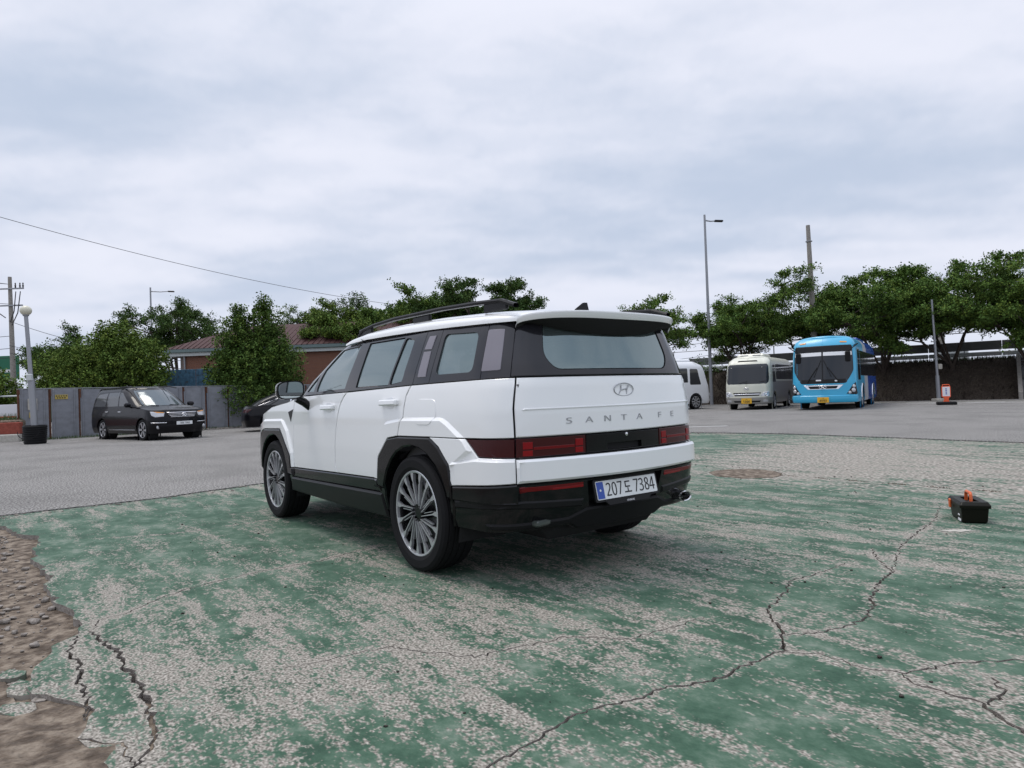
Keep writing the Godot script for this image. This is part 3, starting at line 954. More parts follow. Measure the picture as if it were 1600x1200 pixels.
	S.panel(mb, Hull.inset(Hull.rounded(V([-0.045, 1.116, -0.269, 1.112, -0.272, 1.0, -0.22, 0.945, -0.051, 0.945]), 0.05), 0.0045), 0.0012, 0.004, 0.001, 0.05)
	part(mb, "fuel_door_gap", M.trim_black, car)
	# black lower cladding
	mb = MB.new()
	S.panel(mb, [Vector2(2.32, 0.44), Vector2(2.31, 0.522), Vector2(1.262, 0.545), Vector2(0.50, 0.559), Vector2(0.455, 0.470), Vector2(1.25, 0.457)], 0.010, 0.05, 0.008, 0.1)
	both(mb, "sill_trim", M.gloss_black, car)
	mb = MB.new()
	S.panel(mb, [Vector2(2.40, 0.30), Vector2(2.33, 0.438), Vector2(1.25, 0.455), Vector2(0.45, 0.468), Vector2(0.43, 0.29), Vector2(1.27, 0.285)], 0.016, 0.08, 0.014, 0.1)
	both(mb, "sill", M.trim_black, car)
	var ra := [Vector2(0.50, 0.30), Vector2(0.502, 0.559), Vector2(0.479, 0.714), Vector2(0.331, 0.85), Vector2(0.18, 0.868), Vector2(-0.215, 0.872), Vector2(-0.314, 0.815), Vector2(-0.415, 0.713), Vector2(-0.445, 0.592), Vector2(-0.46, 0.33), Vector2(-0.41, 0.33)]
	var fa := [Vector2(2.30, 0.30), Vector2(2.30, 0.519), Vector2(2.31, 0.629), Vector2(2.47, 0.771), Vector2(2.59, 0.866), Vector2(3.09, 0.857), Vector2(3.22, 0.827), Vector2(3.30, 0.69), Vector2(3.32, 0.36), Vector2(3.225, 0.33)]
	for i in 15:
		var a := lerpf(-0.12, PI + 0.12, i / 14.0)
		ra.append(Vector2(-cos(a) * 0.415, 0.395 + sin(a) * 0.415))
		fa.append(Vector2(2.80 + cos(a) * 0.42, 0.39 + sin(a) * 0.418))
	mb = MB.new()
	S.panel(mb, ra, 0.006, 0.10, 0.010, 0.05)
	both(mb, "wheel_arch_trim", M.gloss_black, car)
	mb = MB.new()
	S.panel(mb, fa, 0.006, 0.10, 0.010, 0.05)
	both(mb, "wheel_arch_trim", M.gloss_black, car)
	# wheel housings and floor
	for x in [0.0, 2.805]:
		mb = MB.new()
		var g := []
		for i in 17:
			var a := lerpf(-0.35, PI + 0.35, i / 16.0)
			var row := []
			for z in [-0.87, -0.52]: row.append(Vector3(x + cos(a) * 0.44, 0.39 + sin(a) * 0.44, z))
			g.append(row)
		mb.grid(g, Vector3.UP)
		mb.box(Vector3(x, 0.56, -0.5), Vector3(0.86, 0.5, 0.03))
		both(mb, "wheel_housing", M.inside, car)
	mb = MB.new()
	mb.box(Vector3(1.35, 0.42, 0), Vector3(4.3, 0.36, 0.98), Basis.IDENTITY, 0.06)
	mb.box(Vector3(1.4, 0.34, 0), Vector3(1.7, 0.12, 1.66), Basis.IDENTITY, 0.03)
	mb.box(Vector3(1.3, 0.63, 0), Vector3(4.0, 0.06, 1.5))
	part(mb, "floor_pan", M.inside, car)
	mb = MB.new()
	for s in [-1.0, 1.0]:
		mb.box(Vector3(1.2, 0.87, s * 0.80), Vector3(2.6, 0.56, 0.05))
		mb.box(Vector3(-0.42, 0.87, s * 0.76), Vector3(0.75, 0.60, 0.05))
	mb.box(Vector3(-0.84, 0.88, 0), Vector3(0.05, 0.6, 1.45))
	mb.box(Vector3(2.35, 0.9, 0), Vector3(0.3, 0.55, 1.6), Basis.IDENTITY, 0.1)
	part(mb, "cabin_lining", M.cabin_trim, car)
	for q in [[1.15, 0.42], [1.15, -0.42], [0.2, 0.42], [0.2, -0.42], [-0.5, 0.36], [-0.5, -0.36]]:
		mb = MB.new()
		mb.box(Vector3(q[0] + 0.2, 0.8, q[1]), Vector3(0.5, 0.22, 0.52), Basis.IDENTITY, 0.06)
		mb.box(Vector3(q[0] - 0.1, 1.02, q[1]), Vector3(0.14, 0.52, 0.5), Basis(Vector3(0, 0, 1), 0.2), 0.05)
		mb.box(Vector3(q[0] - 0.2, 1.33, q[1]), Vector3(0.09, 0.15, 0.25), Basis(Vector3(0, 0, 1), 0.15), 0.03)
		part(mb, "seat", M.seat, car)
	# tailgate
	var R := func(l: Array) -> Array:
		var o := []
		for i in range(0, l.size(), 2): o.append(Vector2(tr + l[i], l[i + 1]))
		return o
	mb = MB.new()
	S.panel(mb, R.call([0.773, 0.876, 0.779, 1.04, 0.757, 1.2185, 0.3, 1.2185, -0.3, 1.2185, -0.757, 1.2185, -0.779, 1.04, -0.773, 0.876]), 0.0, 0.012, 0.006, 0.05, [], 0.003)
	var gate := part(mb, "tailgate", W, car)
	mb = MB.new()
	S.panel(mb, R.call([0.735, 1.030, 0.72, 1.041, -0.72, 1.041, -0.765, 1.030]), 0.0045, 0.006, 0.0035, 0.06, [], 0.0)
	part(mb, "crease_line", W, gate)
	mb = MB.new()
	S.panel(mb, R.call([0.773, 0.757, 0.773, 0.622, 0, 0.620, -0.773, 0.622, -0.773, 0.757]), 0.028, 0.07, 0.014, 0.06)
	part(mb, "gate_lower_panel", W, gate)
	mb = MB.new()
	S.panel(mb, R.call([0.318, 0.872, 0.318, 0.764, -0.318, 0.764, -0.318, 0.872]), -0.004, 0.03, 0.003, 0.08, [R.call([0.158, 0.812, 0.158, 0.772, -0.136, 0.772, -0.136, 0.812])])
	part(mb, "lamp_band_panel", M.gloss_black, gate)
	mb = MB.new()
	S.panel(mb, R.call([0.165, 0.82, 0.165, 0.768, -0.142, 0.768, -0.142, 0.82]), -0.03, 0.01, 0.001, 0.08)
	part(mb, "handle_recess", M.inside, gate)
	mb = MB.new()
	mb.lathe([Vector2(0.011, 0), Vector2(0.011, 0.008), Vector2(0.001, 0.01)], Transform3D(Basis(Vector3.UP, -PI / 2), S.pt(tr + 0.004, 0.857, -0.005)), 14)
	part(mb, "camera_lens", M.chrome, gate)
	for s in [1.0, -1.0]:
		mb = MB.new()
		S.panel(mb, R.call([s * 0.773, 0.873, s * 0.773, 0.763, s * 0.320, 0.765, s * 0.320, 0.873]), -0.002, 0.03, 0.003, 0.06)
		var tl := part(mb, "tail_lamp", M.lamp_red, gate)
		for b in [[0.732, 0.674, 0.810, 0.851], [0.732, 0.674, 0.772, 0.803], [0.396, 0.343, 0.812, 0.853], [0.396, 0.343, 0.774, 0.805]]:
			mb = MB.new()
			S.panel(mb, R.call([s * b[0], b[2], s * b[1], b[2], s * b[1], b[3], s * b[0], b[3]]), 0.0012, 0.004, 0.001, 0.05, [], 0.0)
			part(mb, "lamp_segment", M.lamp_block, tl)
		mb = MB.new()
		S.panel(mb, R.call([s * 0.668, 0.804, s * 0.402, 0.806, s * 0.402, 0.822, s * 0.668, 0.821]), 0.0012, 0.004, 0.001, 0.05, [], 0.0)
		part(mb, "lamp_bar", M.lamp_bar, tl)
	mb = MB.new()
	S.panel(mb, [Vector2(-0.560, 0.868), Vector2(-0.908, 0.871), Vector2(-0.908, 0.764), Vector2(-0.672, 0.768)], -0.002, 0.03, 0.003, 0.05)
	both(mb, "side_lamp", M.lamp_red, car)
	# lower rear bumper
	mb = MB.new()
	S.panel(mb, R.call([1.235, 0.590, 0.773, 0.619, 0, 0.617, -0.773, 0.619, -1.235, 0.590, -1.225, 0.33, -0.9, 0.325, -0.42, 0.34, -0.36, 0.31, 0.36, 0.31, 0.42, 0.34, 0.9, 0.325, 1.225, 0.33]), 0.004, 0.05, 0.008, 0.06, [R.call([0.325, 0.605, 0.29, 0.43, -0.29, 0.43, -0.325, 0.605])])
	var bum := part(mb, "rear_bumper", M.gloss_black, car)
	mb = MB.new()
	S.panel(mb, R.call([0.40, 0.62, 0.40, 0.36, -0.40, 0.36, -0.40, 0.62]), -0.05, 0.01, 0.001, 0.1)
	part(mb, "plate_recess", M.trim_black, bum)
	for s in [1.0, -1.0]:
		mb = MB.new()
		S.panel(mb, R.call([s * 1.23, 0.505, s * 0.78, 0.525, s * 0.335, 0.505, s * 0.345, 0.452, s * 0.78, 0.472, s * 1.225, 0.455]), 0.012, 0.03, 0.010, 0.08)
		part(mb, "bumper_strip", M.trim_black, bum)
		mb = MB.new()
		S.panel(mb, R.call([s * 0.765, 0.604, s * 0.76, 0.566, s * 0.345, 0.566, s * 0.345, 0.606]), 0.006, 0.02, 0.006, 0.06)
		var rf := part(mb, "reflector", M.lamp_bar, bum)
		mb = MB.new()
		S.panel(mb, R.call([s * 0.56, 0.586, s * 0.56, 0.570, s * 0.35, 0.570, s * 0.35, 0.588]), 0.008, 0.004, 0.001, 0.06)
		part(mb, "lamp_segment", M.lamp_block, rf)
	mb = MB.new()
	# diffuser lip under the plate
	S.panel(mb, R.call([0.95, 0.385, 0.43, 0.40, 0.31, 0.445, -0.31, 0.445, -0.43, 0.40, -0.95, 0.385, -0.9, 0.345, -0.42, 0.355, -0.34, 0.315, 0.34, 0.315, 0.42, 0.355, 0.9, 0.345]), 0.014, 0.10, 0.010, 0.06)
	part(mb, "diffuser", M.matte_black, bum)
	for s in [1.0, -1.0]:
		mb = MB.new()
		var c0 := S.pt(tr + s * 0.60, 0.372, -0.02)
		mb.box(c0 + Vector3(0.0, 0.0, 0), Vector3(0.10, 0.035, 0.15), Basis(Vector3.UP, s * 0.15), 0.01)
		part(mb, "fog_lamp", M.fog_lens, bum)
	mb = MB.new()
	var ex := Transform3D(Basis(Vector3.UP, -PI / 2).scaled(Vector3(1, 0.75, 1.35)), Vector3(-0.90, 0.405, 0.585))
	mb.lathe([Vector2(0.034, -0.10), Vector2(0.036, 0.055), Vector2(0.042, 0.06), Vector2(0.046, 0.05), Vector2(0.046, -0.10)], ex, 28)
	part(mb, "exhaust_pipe", M.chrome, car)
	# number plate, leaning with its foot outwards
	var pl := Node3D.new()
	pl.name = "number_plate"
	car.add_child(pl)
	pl.transform = Transform3D(Basis(Vector3.UP, -PI / 2) * Basis(Vector3.RIGHT, -0.22), Vector3(-0.985, 0.533, 0.0))
	mb = MB.new()
	mb.prism(Hull.rounded(V([-0.275, -0.068, 0.275, -0.068, 0.275, 0.066, -0.275, 0.066]), 0.015), Transform3D(Basis.IDENTITY, Vector3(0, 0, -0.012)), 0.012)
	mb.prism(V([-0.17, -0.092, 0.17, -0.092, 0.20, -0.066, -0.20, -0.066]), Transform3D(Basis.IDENTITY, Vector3(0, 0, -0.012)), 0.014)
	part(mb, "plate_frame", M.trim_black, pl)
	mb = MB.new()
	mb.prism(Hull.rounded(V([-0.26, -0.055, 0.26, -0.055, 0.26, 0.055, -0.26, 0.055]), 0.008), Transform3D(Basis.IDENTITY, Vector3(0, 0, 0.001)), 0.003)
	part(mb, "plate", M.plate_white, pl)
	mb = MB.new()
	mb.prism(V([-0.256, -0.050, -0.20, -0.050, -0.20, 0.050, -0.256, 0.050]), Transform3D(Basis.IDENTITY, Vector3(0, 0, 0.0042)), 0.0008)
	part(mb, "blue_strip", M.plate_blue, pl)
	mb = MB.new()
	mb.lathe([Vector2(0.007, 0), Vector2(0.007, 0.0006), Vector2(0.0005, 0.0008)], Transform3D(Basis.IDENTITY, Vector3(-0.229, 0.0, 0.0052)), 12)
	part(mb, "strip_mark", M.plate_white, pl)
	var sq := Basis.IDENTITY.scaled(Vector3(0.78, 1, 1))
	letters("207", 0.078, 0.002, M.ink, pl, Transform3D(sq, Vector3(-0.112, 0, 0.005)))
	letters("7384", 0.078, 0.002, M.ink, pl, Transform3D(sq, Vector3(0.148, 0, 0.005)))
	mb = MB.new()
	for b in [[-0.0, 0.032, 0.042, 0.008], [-0.017, 0.016, 0.008, 0.036], [0.0, 0.002, 0.042, 0.008], [0.0, -0.016, 0.008, 0.024], [0.0, -0.03, 0.060, 0.008]]:
		mb.box(Vector3(0.0 + b[0] + 0.002, b[1], 0.005), Vector3(b[2], b[3], 0.002), Basis.IDENTITY, 0.0004)
	part(mb, "lettering", M.ink, pl)
	letters("HYUNDAI", 0.011, 0.001, M.sign_white, pl, Transform3D(Basis.IDENTITY, Vector3(0.01, -0.080, 0.003)))
	# gate badge and letters
	var nb := S.nrm(tr, 1.129)
	emblem(gate, Transform3D(Basis(Vector3(0, 0, 1), Vector3(0, 1, 0), Vector3(-1, 0, 0)), S.pt(tr, 1.129, 0.003)), 0.083, 0.039, 0.0032, M.badge)
	var word := "SANTAFE"
	var spots := [0.437, 0.294, 0.155, 0.020, -0.122, -0.330, -0.480]
	for i in 7:
		var t: float = tr + spots[i]
		var nn := S.nrm(t, 0.96)
		var zx := Vector3.UP.cross(nn).normalized()
		letters(word[i], 0.034, 0.004, M.badge, gate, Transform3D(Basis(zx * 1.95, Vector3.UP, nn), S.pt(t, 0.960, 0.001)), "badge_letter")
	# greenhouse
	var K: Material = M.pillar_black
	var win_f := V([1.145, 1.212, 1.76, 1.200, 2.055, 1.385, 2.13, 1.540, 1.135, 1.554])
	var win_q := V([1.83, 1.202, 2.03, 1.205, 2.075, 1.352])
	var win_r := V([0.940, 1.214, 0.402, 1.214, 0.320, 1.546, 0.893, 1.551])
	var win_x := Hull.rounded(V([0.382, 1.216, 0.200, 1.232, 0.162, 1.520, 0.300, 1.542]), 0.03)
	var win_3 := Hull.rounded(V([-0.256, 1.522, -0.657, 1.506, -0.617, 1.263, -0.223, 1.262]), 0.045)
	mb = MB.new()
	U.panel(mb, [Vector2(0.046, 1.207), Vector2(0.55, 1.196), Vector2(1.09, 1.186), Vector2(2.0, 1.172), Vector2(2.17, 1.175), Vector2(2.22, 1.30), Vector2(2.24, 1.575), Vector2(1.6, 1.585), Vector2(1.013, 1.585), Vector2(0.324, 1.575), Vector2(0.011, 1.568)], -0.004, 0.03, 0.002, 0.07, [win_f, win_q, win_r, win_x])
	both(mb, "window_frame", K, car)
	mb = MB.new()
	U.panel(mb, [Vector2(0.046, 1.207), Vector2(-0.159, 1.210), Vector2(-0.212, 1.560), Vector2(0.011, 1.568)], -0.004, 0.03, 0.002, 0.07)
	both(mb, "pillar_panel", K, car)
	mb = MB.new()
	U.panel(mb, [Vector2(-0.159, 1.210), Vector2(-0.691, 1.216), Vector2(-0.741, 1.546), Vector2(-0.212, 1.560)], -0.004, 0.03, 0.002, 0.07, [win_3])
	both(mb, "quarter_frame", K, car)
	mb = MB.new()
	U.panel(mb, [Vector2(-0.691, 1.216), Vector2(-0.895, 1.219), Vector2(-0.925, 1.552), Vector2(-0.741, 1.546)], -0.004, 0.03, 0.002, 0.05)
	both(mb, "pillar_panel", K, car)
	for q in [[-0.038, 1.525, -0.138, 1.523, -0.115, 1.429, -0.010, 1.432], [-0.012, 1.423, -0.114, 1.422, -0.113, 1.251, -0.005, 1.251]]:
		mb = MB.new()
		U.panel(mb, V(q), 0.0, 0.006, 0.002, 0.05)
		both(mb, "pillar_insert", M.pillar_grey, car)
	mb = MB.new()
	U.panel(mb, Hull.rounded(V([-0.737, 1.513, -0.857, 1.51, -0.836, 1.262, -0.698, 1.259]), 0.012), 0.0, 0.006, 0.002, 0.05)
	both(mb, "pillar_insert", M.pillar_grey, car)
	for q in [[win_f, "front_window"], [win_q, "vent_window"], [win_r, "rear_window"], [win_x, "fixed_window"], [win_3, "quarter_window"]]:
		mb = MB.new()
		U.panel(mb, Hull.inset(q[0], 0.004 if Geometry2D.is_polygon_clockwise(q[0]) else -0.004), -0.012, 0.0005, 0.0002, 0.08)
		both(mb, q[1], M.tint_glass, car)
	# rear screen
	var clear := Hull.rounded(PackedVector2Array(R.call([0.580, 1.545, 0.583, 1.345, 0.50, 1.258, -0.50, 1.258, -0.583, 1.345, -0.580, 1.545])), 0.05)
	mb = MB.new()
	U.panel(mb, R.call([0.790, 1.222, 0.778, 1.40, 0.758, 1.565, -0.758, 1.565, -0.778, 1.40, -0.790, 1.222]), 0.0, 0.03, 0.004, 0.06, [clear])
	var rs := part(mb, "rear_screen_frame", M.pillar_black, car)
	mb = MB.new()
	U.panel(mb, Hull.inset(clear, 0.004 if Geometry2D.is_polygon_clockwise(clear) else -0.004), -0.006, 0.0005, 0.0002, 0.06)
	part(mb, "rear_screen", M.tint_glass, rs)
	for i in 9:
		mb = MB.new()
		var y := 1.285 + i * 0.026
		var p := []
		var rr := []
		for k in 21:
			p.append(U.pt(tr + lerpf(-0.565, 0.565, k / 20.0), y, -0.0075)); rr.append(0.0008)
		mb.tube(p, rr, 4)
		part(mb, "heater_line", M.trim_black, rs)
	# windscreen
	mb = MB.new()
	U.panel(mb, [Vector2(2.25, 1.19), Vector2(2.0 * U.tf - 2.25, 1.19), Vector2(2.0 * U.tf - 2.25, 1.565), Vector2(2.25, 1.565)], -0.01, 0.0005, 0.0002, 0.08)
	part(mb, "windscreen", M.clear_glass, car)
	# roof with the spoiler as its tail
	var hwx := [[-1.2, 0.60], [-0.80, 0.668], [-0.6, 0.748], [-0.3, 0.780], [0.2, 0.791], [1.0, 0.790], [1.3, 0.775], [1.6, 0.75]]
	var ybx := [[-1.0, 1.538], [-0.8, 1.546], [-0.6, 1.548], [0.0, 1.566], [0.5, 1.577], [1.0, 1.583], [1.3, 1.575], [1.5, 1.56]]
	var ycx := [[-1.02, 1.602], [-0.8, 1.631], [-0.5, 1.657], [0.0, 1.684], [0.5, 1.694], [1.0, 1.684], [1.3, 1.655], [1.52, 1.60]]
	var lk := func(a: Array, x: float) -> float:
		if x <= a[0][0]: return a[0][1]
		for i in a.size() - 1:
			if x <= a[i + 1][0]:
				var s: float = (x - a[i][0]) / (a[i + 1][0] - a[i][0])
				return lerpf(a[i][1], a[i + 1][1], s)
		return a[-1][1]
	var g := []
	var lip := []
	for i in 61:
		var row := []
		for j in 49:
			var th := lerpf(-PI / 2, PI / 2, j / 48.0)
			var s := signf(th) * pow(absf(sin(th)), 0.8)
			var ur := -1.02 + 0.07 * pow(absf(s), 2.0) + 0.15 * pow(absf(s), 8.0)
			var u := lerpf(ur, 1.53 - 0.13 * s * s, i / 60.0)
			var yb: float = lk.call(ybx, u)
			var yc: float = lk.call(ycx, u)
			row.append(Vector3(u, yb + (yc - yb) * pow(maxf(1.0 - pow(absf(s), 2.8), 0.0), 0.34), -s * lk.call(hwx, u)))
		g.append(row)
	mb = MB.new()
	mb.grid(g, Vector3.UP)
	var low := []
	var tip := []
	for j in 49:
		var p: Vector3 = g[0][j]
		var ins: Vector3 = Vector3(0.012, -0.040 - 0.004 * cos(p.z * 3.0), 0)
		lip.append([p, p + Vector3(-0.006, -0.012, 0), p + ins])
		low.append(p + ins)
		var yt := 1.468 + 0.055 * pow(absf(p.z) / 0.6, 2.2)
		var tg := U.pt(tr - p.z * 1.02, yt, 0.010)
		tip.append(tg)
	mb.grid(lip, Vector3.LEFT)
	var roof := part(mb, "roof", W, car)
	mb = MB.new()
	var und := []
	for j in 49: und.append([low[j], low[j].lerp(tip[j], 0.45) + Vector3(0, -0.004, 0), tip[j]])
	mb.grid(und, Vector3(-0.3, -1, 0))
	part(mb, "spoiler_underside", M.inside, roof)
	mb = MB.new()
	mb.box(Vector3(-0.925, 1.528, 0), Vector3(0.02, 0.012, 0.34), Basis.IDENTITY, 0.003)
	part(mb, "brake_lamp", M.lamp_red, roof)
	# headlining
	var hl := []
	for i in range(6, 61, 6):
		var row := []
		for j in range(0, 49, 4): row.append(g[i][j] * Vector3(1, 1, 0.97) + Vector3(0, -0.03, 0))
		hl.append(row)
	mb = MB.new()
	mb.grid(hl, Vector3.DOWN)
	part(mb, "headlining", M.headlining, roof)
	mb = MB.new()
	var fin := V([-0.075, 0.0, 0.075, 0.0, 0.03, 0.028, -0.04, 0.058, -0.060, 0.058])
	mb.prism(fin, Transform3D(Basis.IDENTITY, Vector3(-0.62, 1.645, -0.012)), 0.024)
	part(mb, "aerial_fin", M.trim_black, roof)
	# roof rails
	mb = MB.new()
	var rp := [Vector3(1.36, 1.640, 0), Vector3(1.25, 1.690, 0), Vector3(1.05, 1.710, 0), Vector3(0.7, 1.722, 0), Vector3(0.014, 1.716, 0), Vector3(-0.4, 1.700, 0), Vector3(-0.66, 1.684, 0), Vector3(-0.80, 1.640, 0)]
	var sec := [Vector2(-0.017, -0.014), Vector2(0.017, -0.014), Vector2(0.020, 0.0), Vector2(0.012, 0.011), Vector2(-0.012, 0.011), Vector2(-0.020, 0.0), Vector2(-0.017, -0.014)]
	for i in rp.size() - 1:
		for k in 6:
			var z := -0.665
			var z2 := -0.665
			var a: Vector3 = rp[i] + Vector3(0, sec[k].y, z + sec[k].x)
			var b: Vector3 = rp[i] + Vector3(0, sec[k + 1].y, z + sec[k + 1].x)
			var c: Vector3 = rp[i + 1] + Vector3(0, sec[k + 1].y, z2 + sec[k + 1].x)
			var d: Vector3 = rp[i + 1] + Vector3(0, sec[k].y, z2 + sec[k].x)
			mb.quad(a, b, c, d, Vector3(0, sec[k].y + sec[k + 1].y, sec[k].x + sec[k + 1].x))
	for x in [1.22, 0.3, -0.6]:
		mb.box(Vector3(x, 1.668 if x > -0.5 else 1.655, -0.665), Vector3(0.24, 0.06, 0.024), Basis.IDENTITY, 0.008)
	both(mb, "roof_rail", M.trim_black, car)
	# bonnet, nose
	g = []
	for i in 25:
		var t := lerpf(2.05, 3.62, i / 24.0)
		var yy: float = lk.call([[2.05, 1.166], [2.25, 1.148], [2.45, 1.118], [2.67, 1.10], [2.94, 1.075], [3.12, 1.03], [3.4, 0.985], [3.62, 0.965]], t)
		var ed := S.pt(t, yy, -0.003)
		var row := []
		for j in 21:
			var s := lerpf(-1, 1, j / 20.0)
			row.append(Vector3(ed.x + 0.12 * (1.0 - s * s) * smoothstep(2.9, 3.6, t), yy + 0.045 * pow(maxf(1.0 - pow(absf(s), 2.4), 0), 0.6), ed.z * -s))
		g.append(row)
	mb = MB.new()
	mb.grid(g, Vector3.UP)
	part(mb, "bonnet", W, car)
	mb = MB.new()
	S.panel(mb, [Vector2(3.70, 0.30), Vector2(2.0 * S.tf - 3.70, 0.30), Vector2(2.0 * S.tf - 3.70, 0.965), Vector2(3.70, 0.965)], 0.0, 0.03, 0.005, 0.1)
	part(mb, "front_bumper", W, car)
	mb = MB.new()
	S.panel(mb, [Vector2(3.78, 0.42), Vector2(2.0 * S.tf - 3.78, 0.42), Vector2(2.0 * S.tf - 3.78, 0.80), Vector2(3.78, 0.80)], 0.004, 0.02, 0.004, 0.1)
	part(mb, "grille", M.gloss_black, car)
	mb = MB.new()
	S.panel(mb, [Vector2(3.45, 0.83), Vector2(3.9, 0.83), Vector2(3.9, 0.92), Vector2(3.45, 0.92)], 0.003, 0.02, 0.004, 0.1)
	both(mb, "headlamp", M.lamp_lens, car)
	mb = MB.new()
	S.panel(mb, [Vector2(2.404, 1.030), Vector2(2.262, 1.056), Vector2(2.325, 0.935)], 0.004, 0.02, 0.003, 0.06)
	both(mb, "fender_vent", M.trim_black, car)
	# handles
	for q in [[0.325, 1.093], [1.415, 1.066]]:
		mb = MB.new()
		S.panel(mb, Hull.rounded(V([q[0] - 0.125, q[1] - 0.021, q[0] + 0.125, q[1] - 0.024, q[0] + 0.125, q[1] + 0.018, q[0] - 0.125, q[1] + 0.021]), 0.015), 0.036, 0.020, 0.008, 0.05)
		S.panel(mb, V([q[0] - 0.12, q[1] - 0.016, q[0] - 0.07, q[1] - 0.016, q[0] - 0.07, q[1] + 0.016, q[0] - 0.12, q[1] + 0.016]), 0.02, 0.022, 0.002, 0.05)
		S.panel(mb, V([q[0] + 0.08, q[1] - 0.018, q[0] + 0.12, q[1] - 0.018, q[0] + 0.12, q[1] + 0.014, q[0] + 0.08, q[1] + 0.014]), 0.02, 0.022, 0.002, 0.05)
		both(mb, "door_handle", W, car)
		mb = MB.new()
		S.panel(mb, Hull.rounded(V([q[0] - 0.06, q[1] - 0.042, q[0] + 0.06, q[1] - 0.042, q[0] + 0.06, q[1] + 0.040, q[0] - 0.06, q[1] + 0.042]), 0.04), 0.0015, 0.003, 0.001, 0.05)
		both(mb, "handle_cup", M.bus_white, car)
	# mirrors
	mb = MB.new()
	var mg := []
	var mc := Vector3(1.90, 1.222, -1.085)
	for i in 13:
		var a := PI * i / 12.0
		var row := []
		for j in 25:
			var b := TAU * j / 24.0
			var rx := pow(absf(sin(a)), 0.55)
			var cy := signf(sin(b)) * pow(absf(sin(b)), 0.6) * rx
			var cz := signf(cos(b)) * pow(absf(cos(b)), 0.6) * rx
			row.append(mc + Vector3(-0.03 + 0.13 * maxf(0, (1.0 - i / 6.0)) if i < 6 else -0.03, cy * 0.078 + 0.006 * cz, cz * 0.118))
		mg.append(row)
	for i in 6:
		for j in 24:
			mb.quad(mg[i][j], mg[i][j + 1], mg[i + 1][j + 1], mg[i + 1][j], (mg[i][j] - mc) + (mg[i + 1][j + 1] - mc))
	both(mb, "mirror_housing", W, car)
	var ring := PackedVector2Array()
	for j in 24: ring.append(Vector2(mg[6][j].z, mg[6][j].y))
	mb = MB.new()
	var my := Transform3D(Basis(Vector3(0, 0, 1), Vector3(0, 1, 0), Vector3(-1, 0, 0)), Vector3(mc.x - 0.028, 0, 0))
	mb.prism(ring, my, 0.03)
	mb.tube([mc + Vector3(-0.02, -0.07, 0.06), mc + Vector3(-0.02, -0.11, 0.13), Vector3(1.88, 1.06, -0.90)], [0.035, 0.036, 0.03], 10)
	both(mb, "mirror_bezel", M.gloss_black, car)
	mb = MB.new()
	var rin := PackedVector2Array()
	for p in ring: rin.append((p - Vector2(mc.z, mc.y)) * 0.88 + Vector2(mc.z, mc.y))
	mb.prism(rin, Transform3D(my.basis, Vector3(mc.x - 0.0585, 0, 0)), 0.003)
	both(mb, "mirror_glass", mat("mirror", Color(0.45, 0.5, 0.5), 0.03, 1.0), car)
	for x in [0.0, 2.815]:
		wheel(car, Vector3(x, 0.375, -0.815), -1.0, 15, 0.375, 0.245, 0.1 if x == 0.0 else 0.25, M.alloy)
		wheel(car, Vector3(x, 0.375, 0.815), 1.0, 15, 0.375, 0.245, 0.3, M.alloy)
# ---------- other vehicles ----------
func line_at(a: Array, x: float) -> float:
	if x <= a[0].x: return a[0].y
	for i in a.size() - 1:
		if x <= a[i + 1].x: return lerpf(a[i].y, a[i + 1].y, (x - a[i].x) / (a[i + 1].x - a[i].x))
	return a[-1].y
func outline(rear: float, front: float, w: float, rr: float, fr: float, rb: float, fb: float) -> Array:
	# plan of a vehicle: rear and front ends, half width, corner sizes, bows
	var p := []
	for i in 12:
		var v := (w - rr) * i / 11.0
		p.append(Vector2(rear + rb * pow(v / (w - rr), 2), v))
	p.append_array(bez(p[-1], p[-1] + Vector2(rb * 0.4, rr * 0.6), Vector2(rear + rb + rr * 0.4, w), Vector2(rear + rb + rr * 1.1, w), 12))
	var u0: float = p[-1].x
	var u1 := front - fb - fr * 1.1
	for i in range(1, 31): p.append(Vector2(lerpf(u0, u1, i / 30.0), w))
	p.append_array(bez(p[-1], Vector2(front - fb - fr * 0.4, w), Vector2(front - fb + fb * 0.0, w - fr * 0.4), Vector2(front - fb, w - fr), 12))
	for i in range(1, 12):
		var v := (w - fr) * (1.0 - i / 11.0)
		p.append(Vector2(front - fb * pow(v / (w - fr), 2), v))
	return p
func cap(mb: MB, h: Hull, top: Array, crown: float, t0: float, t1: float, off := 0.0) -> void:
	var g := []
	for i in 41:
		var t := lerpf(t0, t1, i / 40.0)
		var y := line_at(top, t)
		var p := h.pt(t, y, off)
		var row := []
		for j in 17:
			var s := lerpf(-1, 1, j / 16.0)
			row.append(Vector3(p.x, y + crown * pow(maxf(1.0 - pow(absf(s), 2.6), 0.0), 0.6) * smoothstep(0.0, 0.5, absf(p.z)), -p.z * s))
		g.append(row)
	mb.grid(g, Vector3.UP)
func mir(h: Hull, poly: PackedVector2Array, front := false) -> PackedVector2Array:
	var o := PackedVector2Array()
	for p in poly: o.append(Vector2(2.0 * (h.tf if front else h.tr) - p.x, p.y))
	return o
func arch(x: float, r: float, cy: float) -> PackedVector2Array:
	var o := PackedVector2Array()
	for i in 13:
		var a := PI * i / 12.0
		o.append(Vector2(x + cos(a) * r, cy + sin(a) * r))
	o.append(Vector2(x - r, -0.2)); o.append(Vector2(x + r, -0.2))
	return o
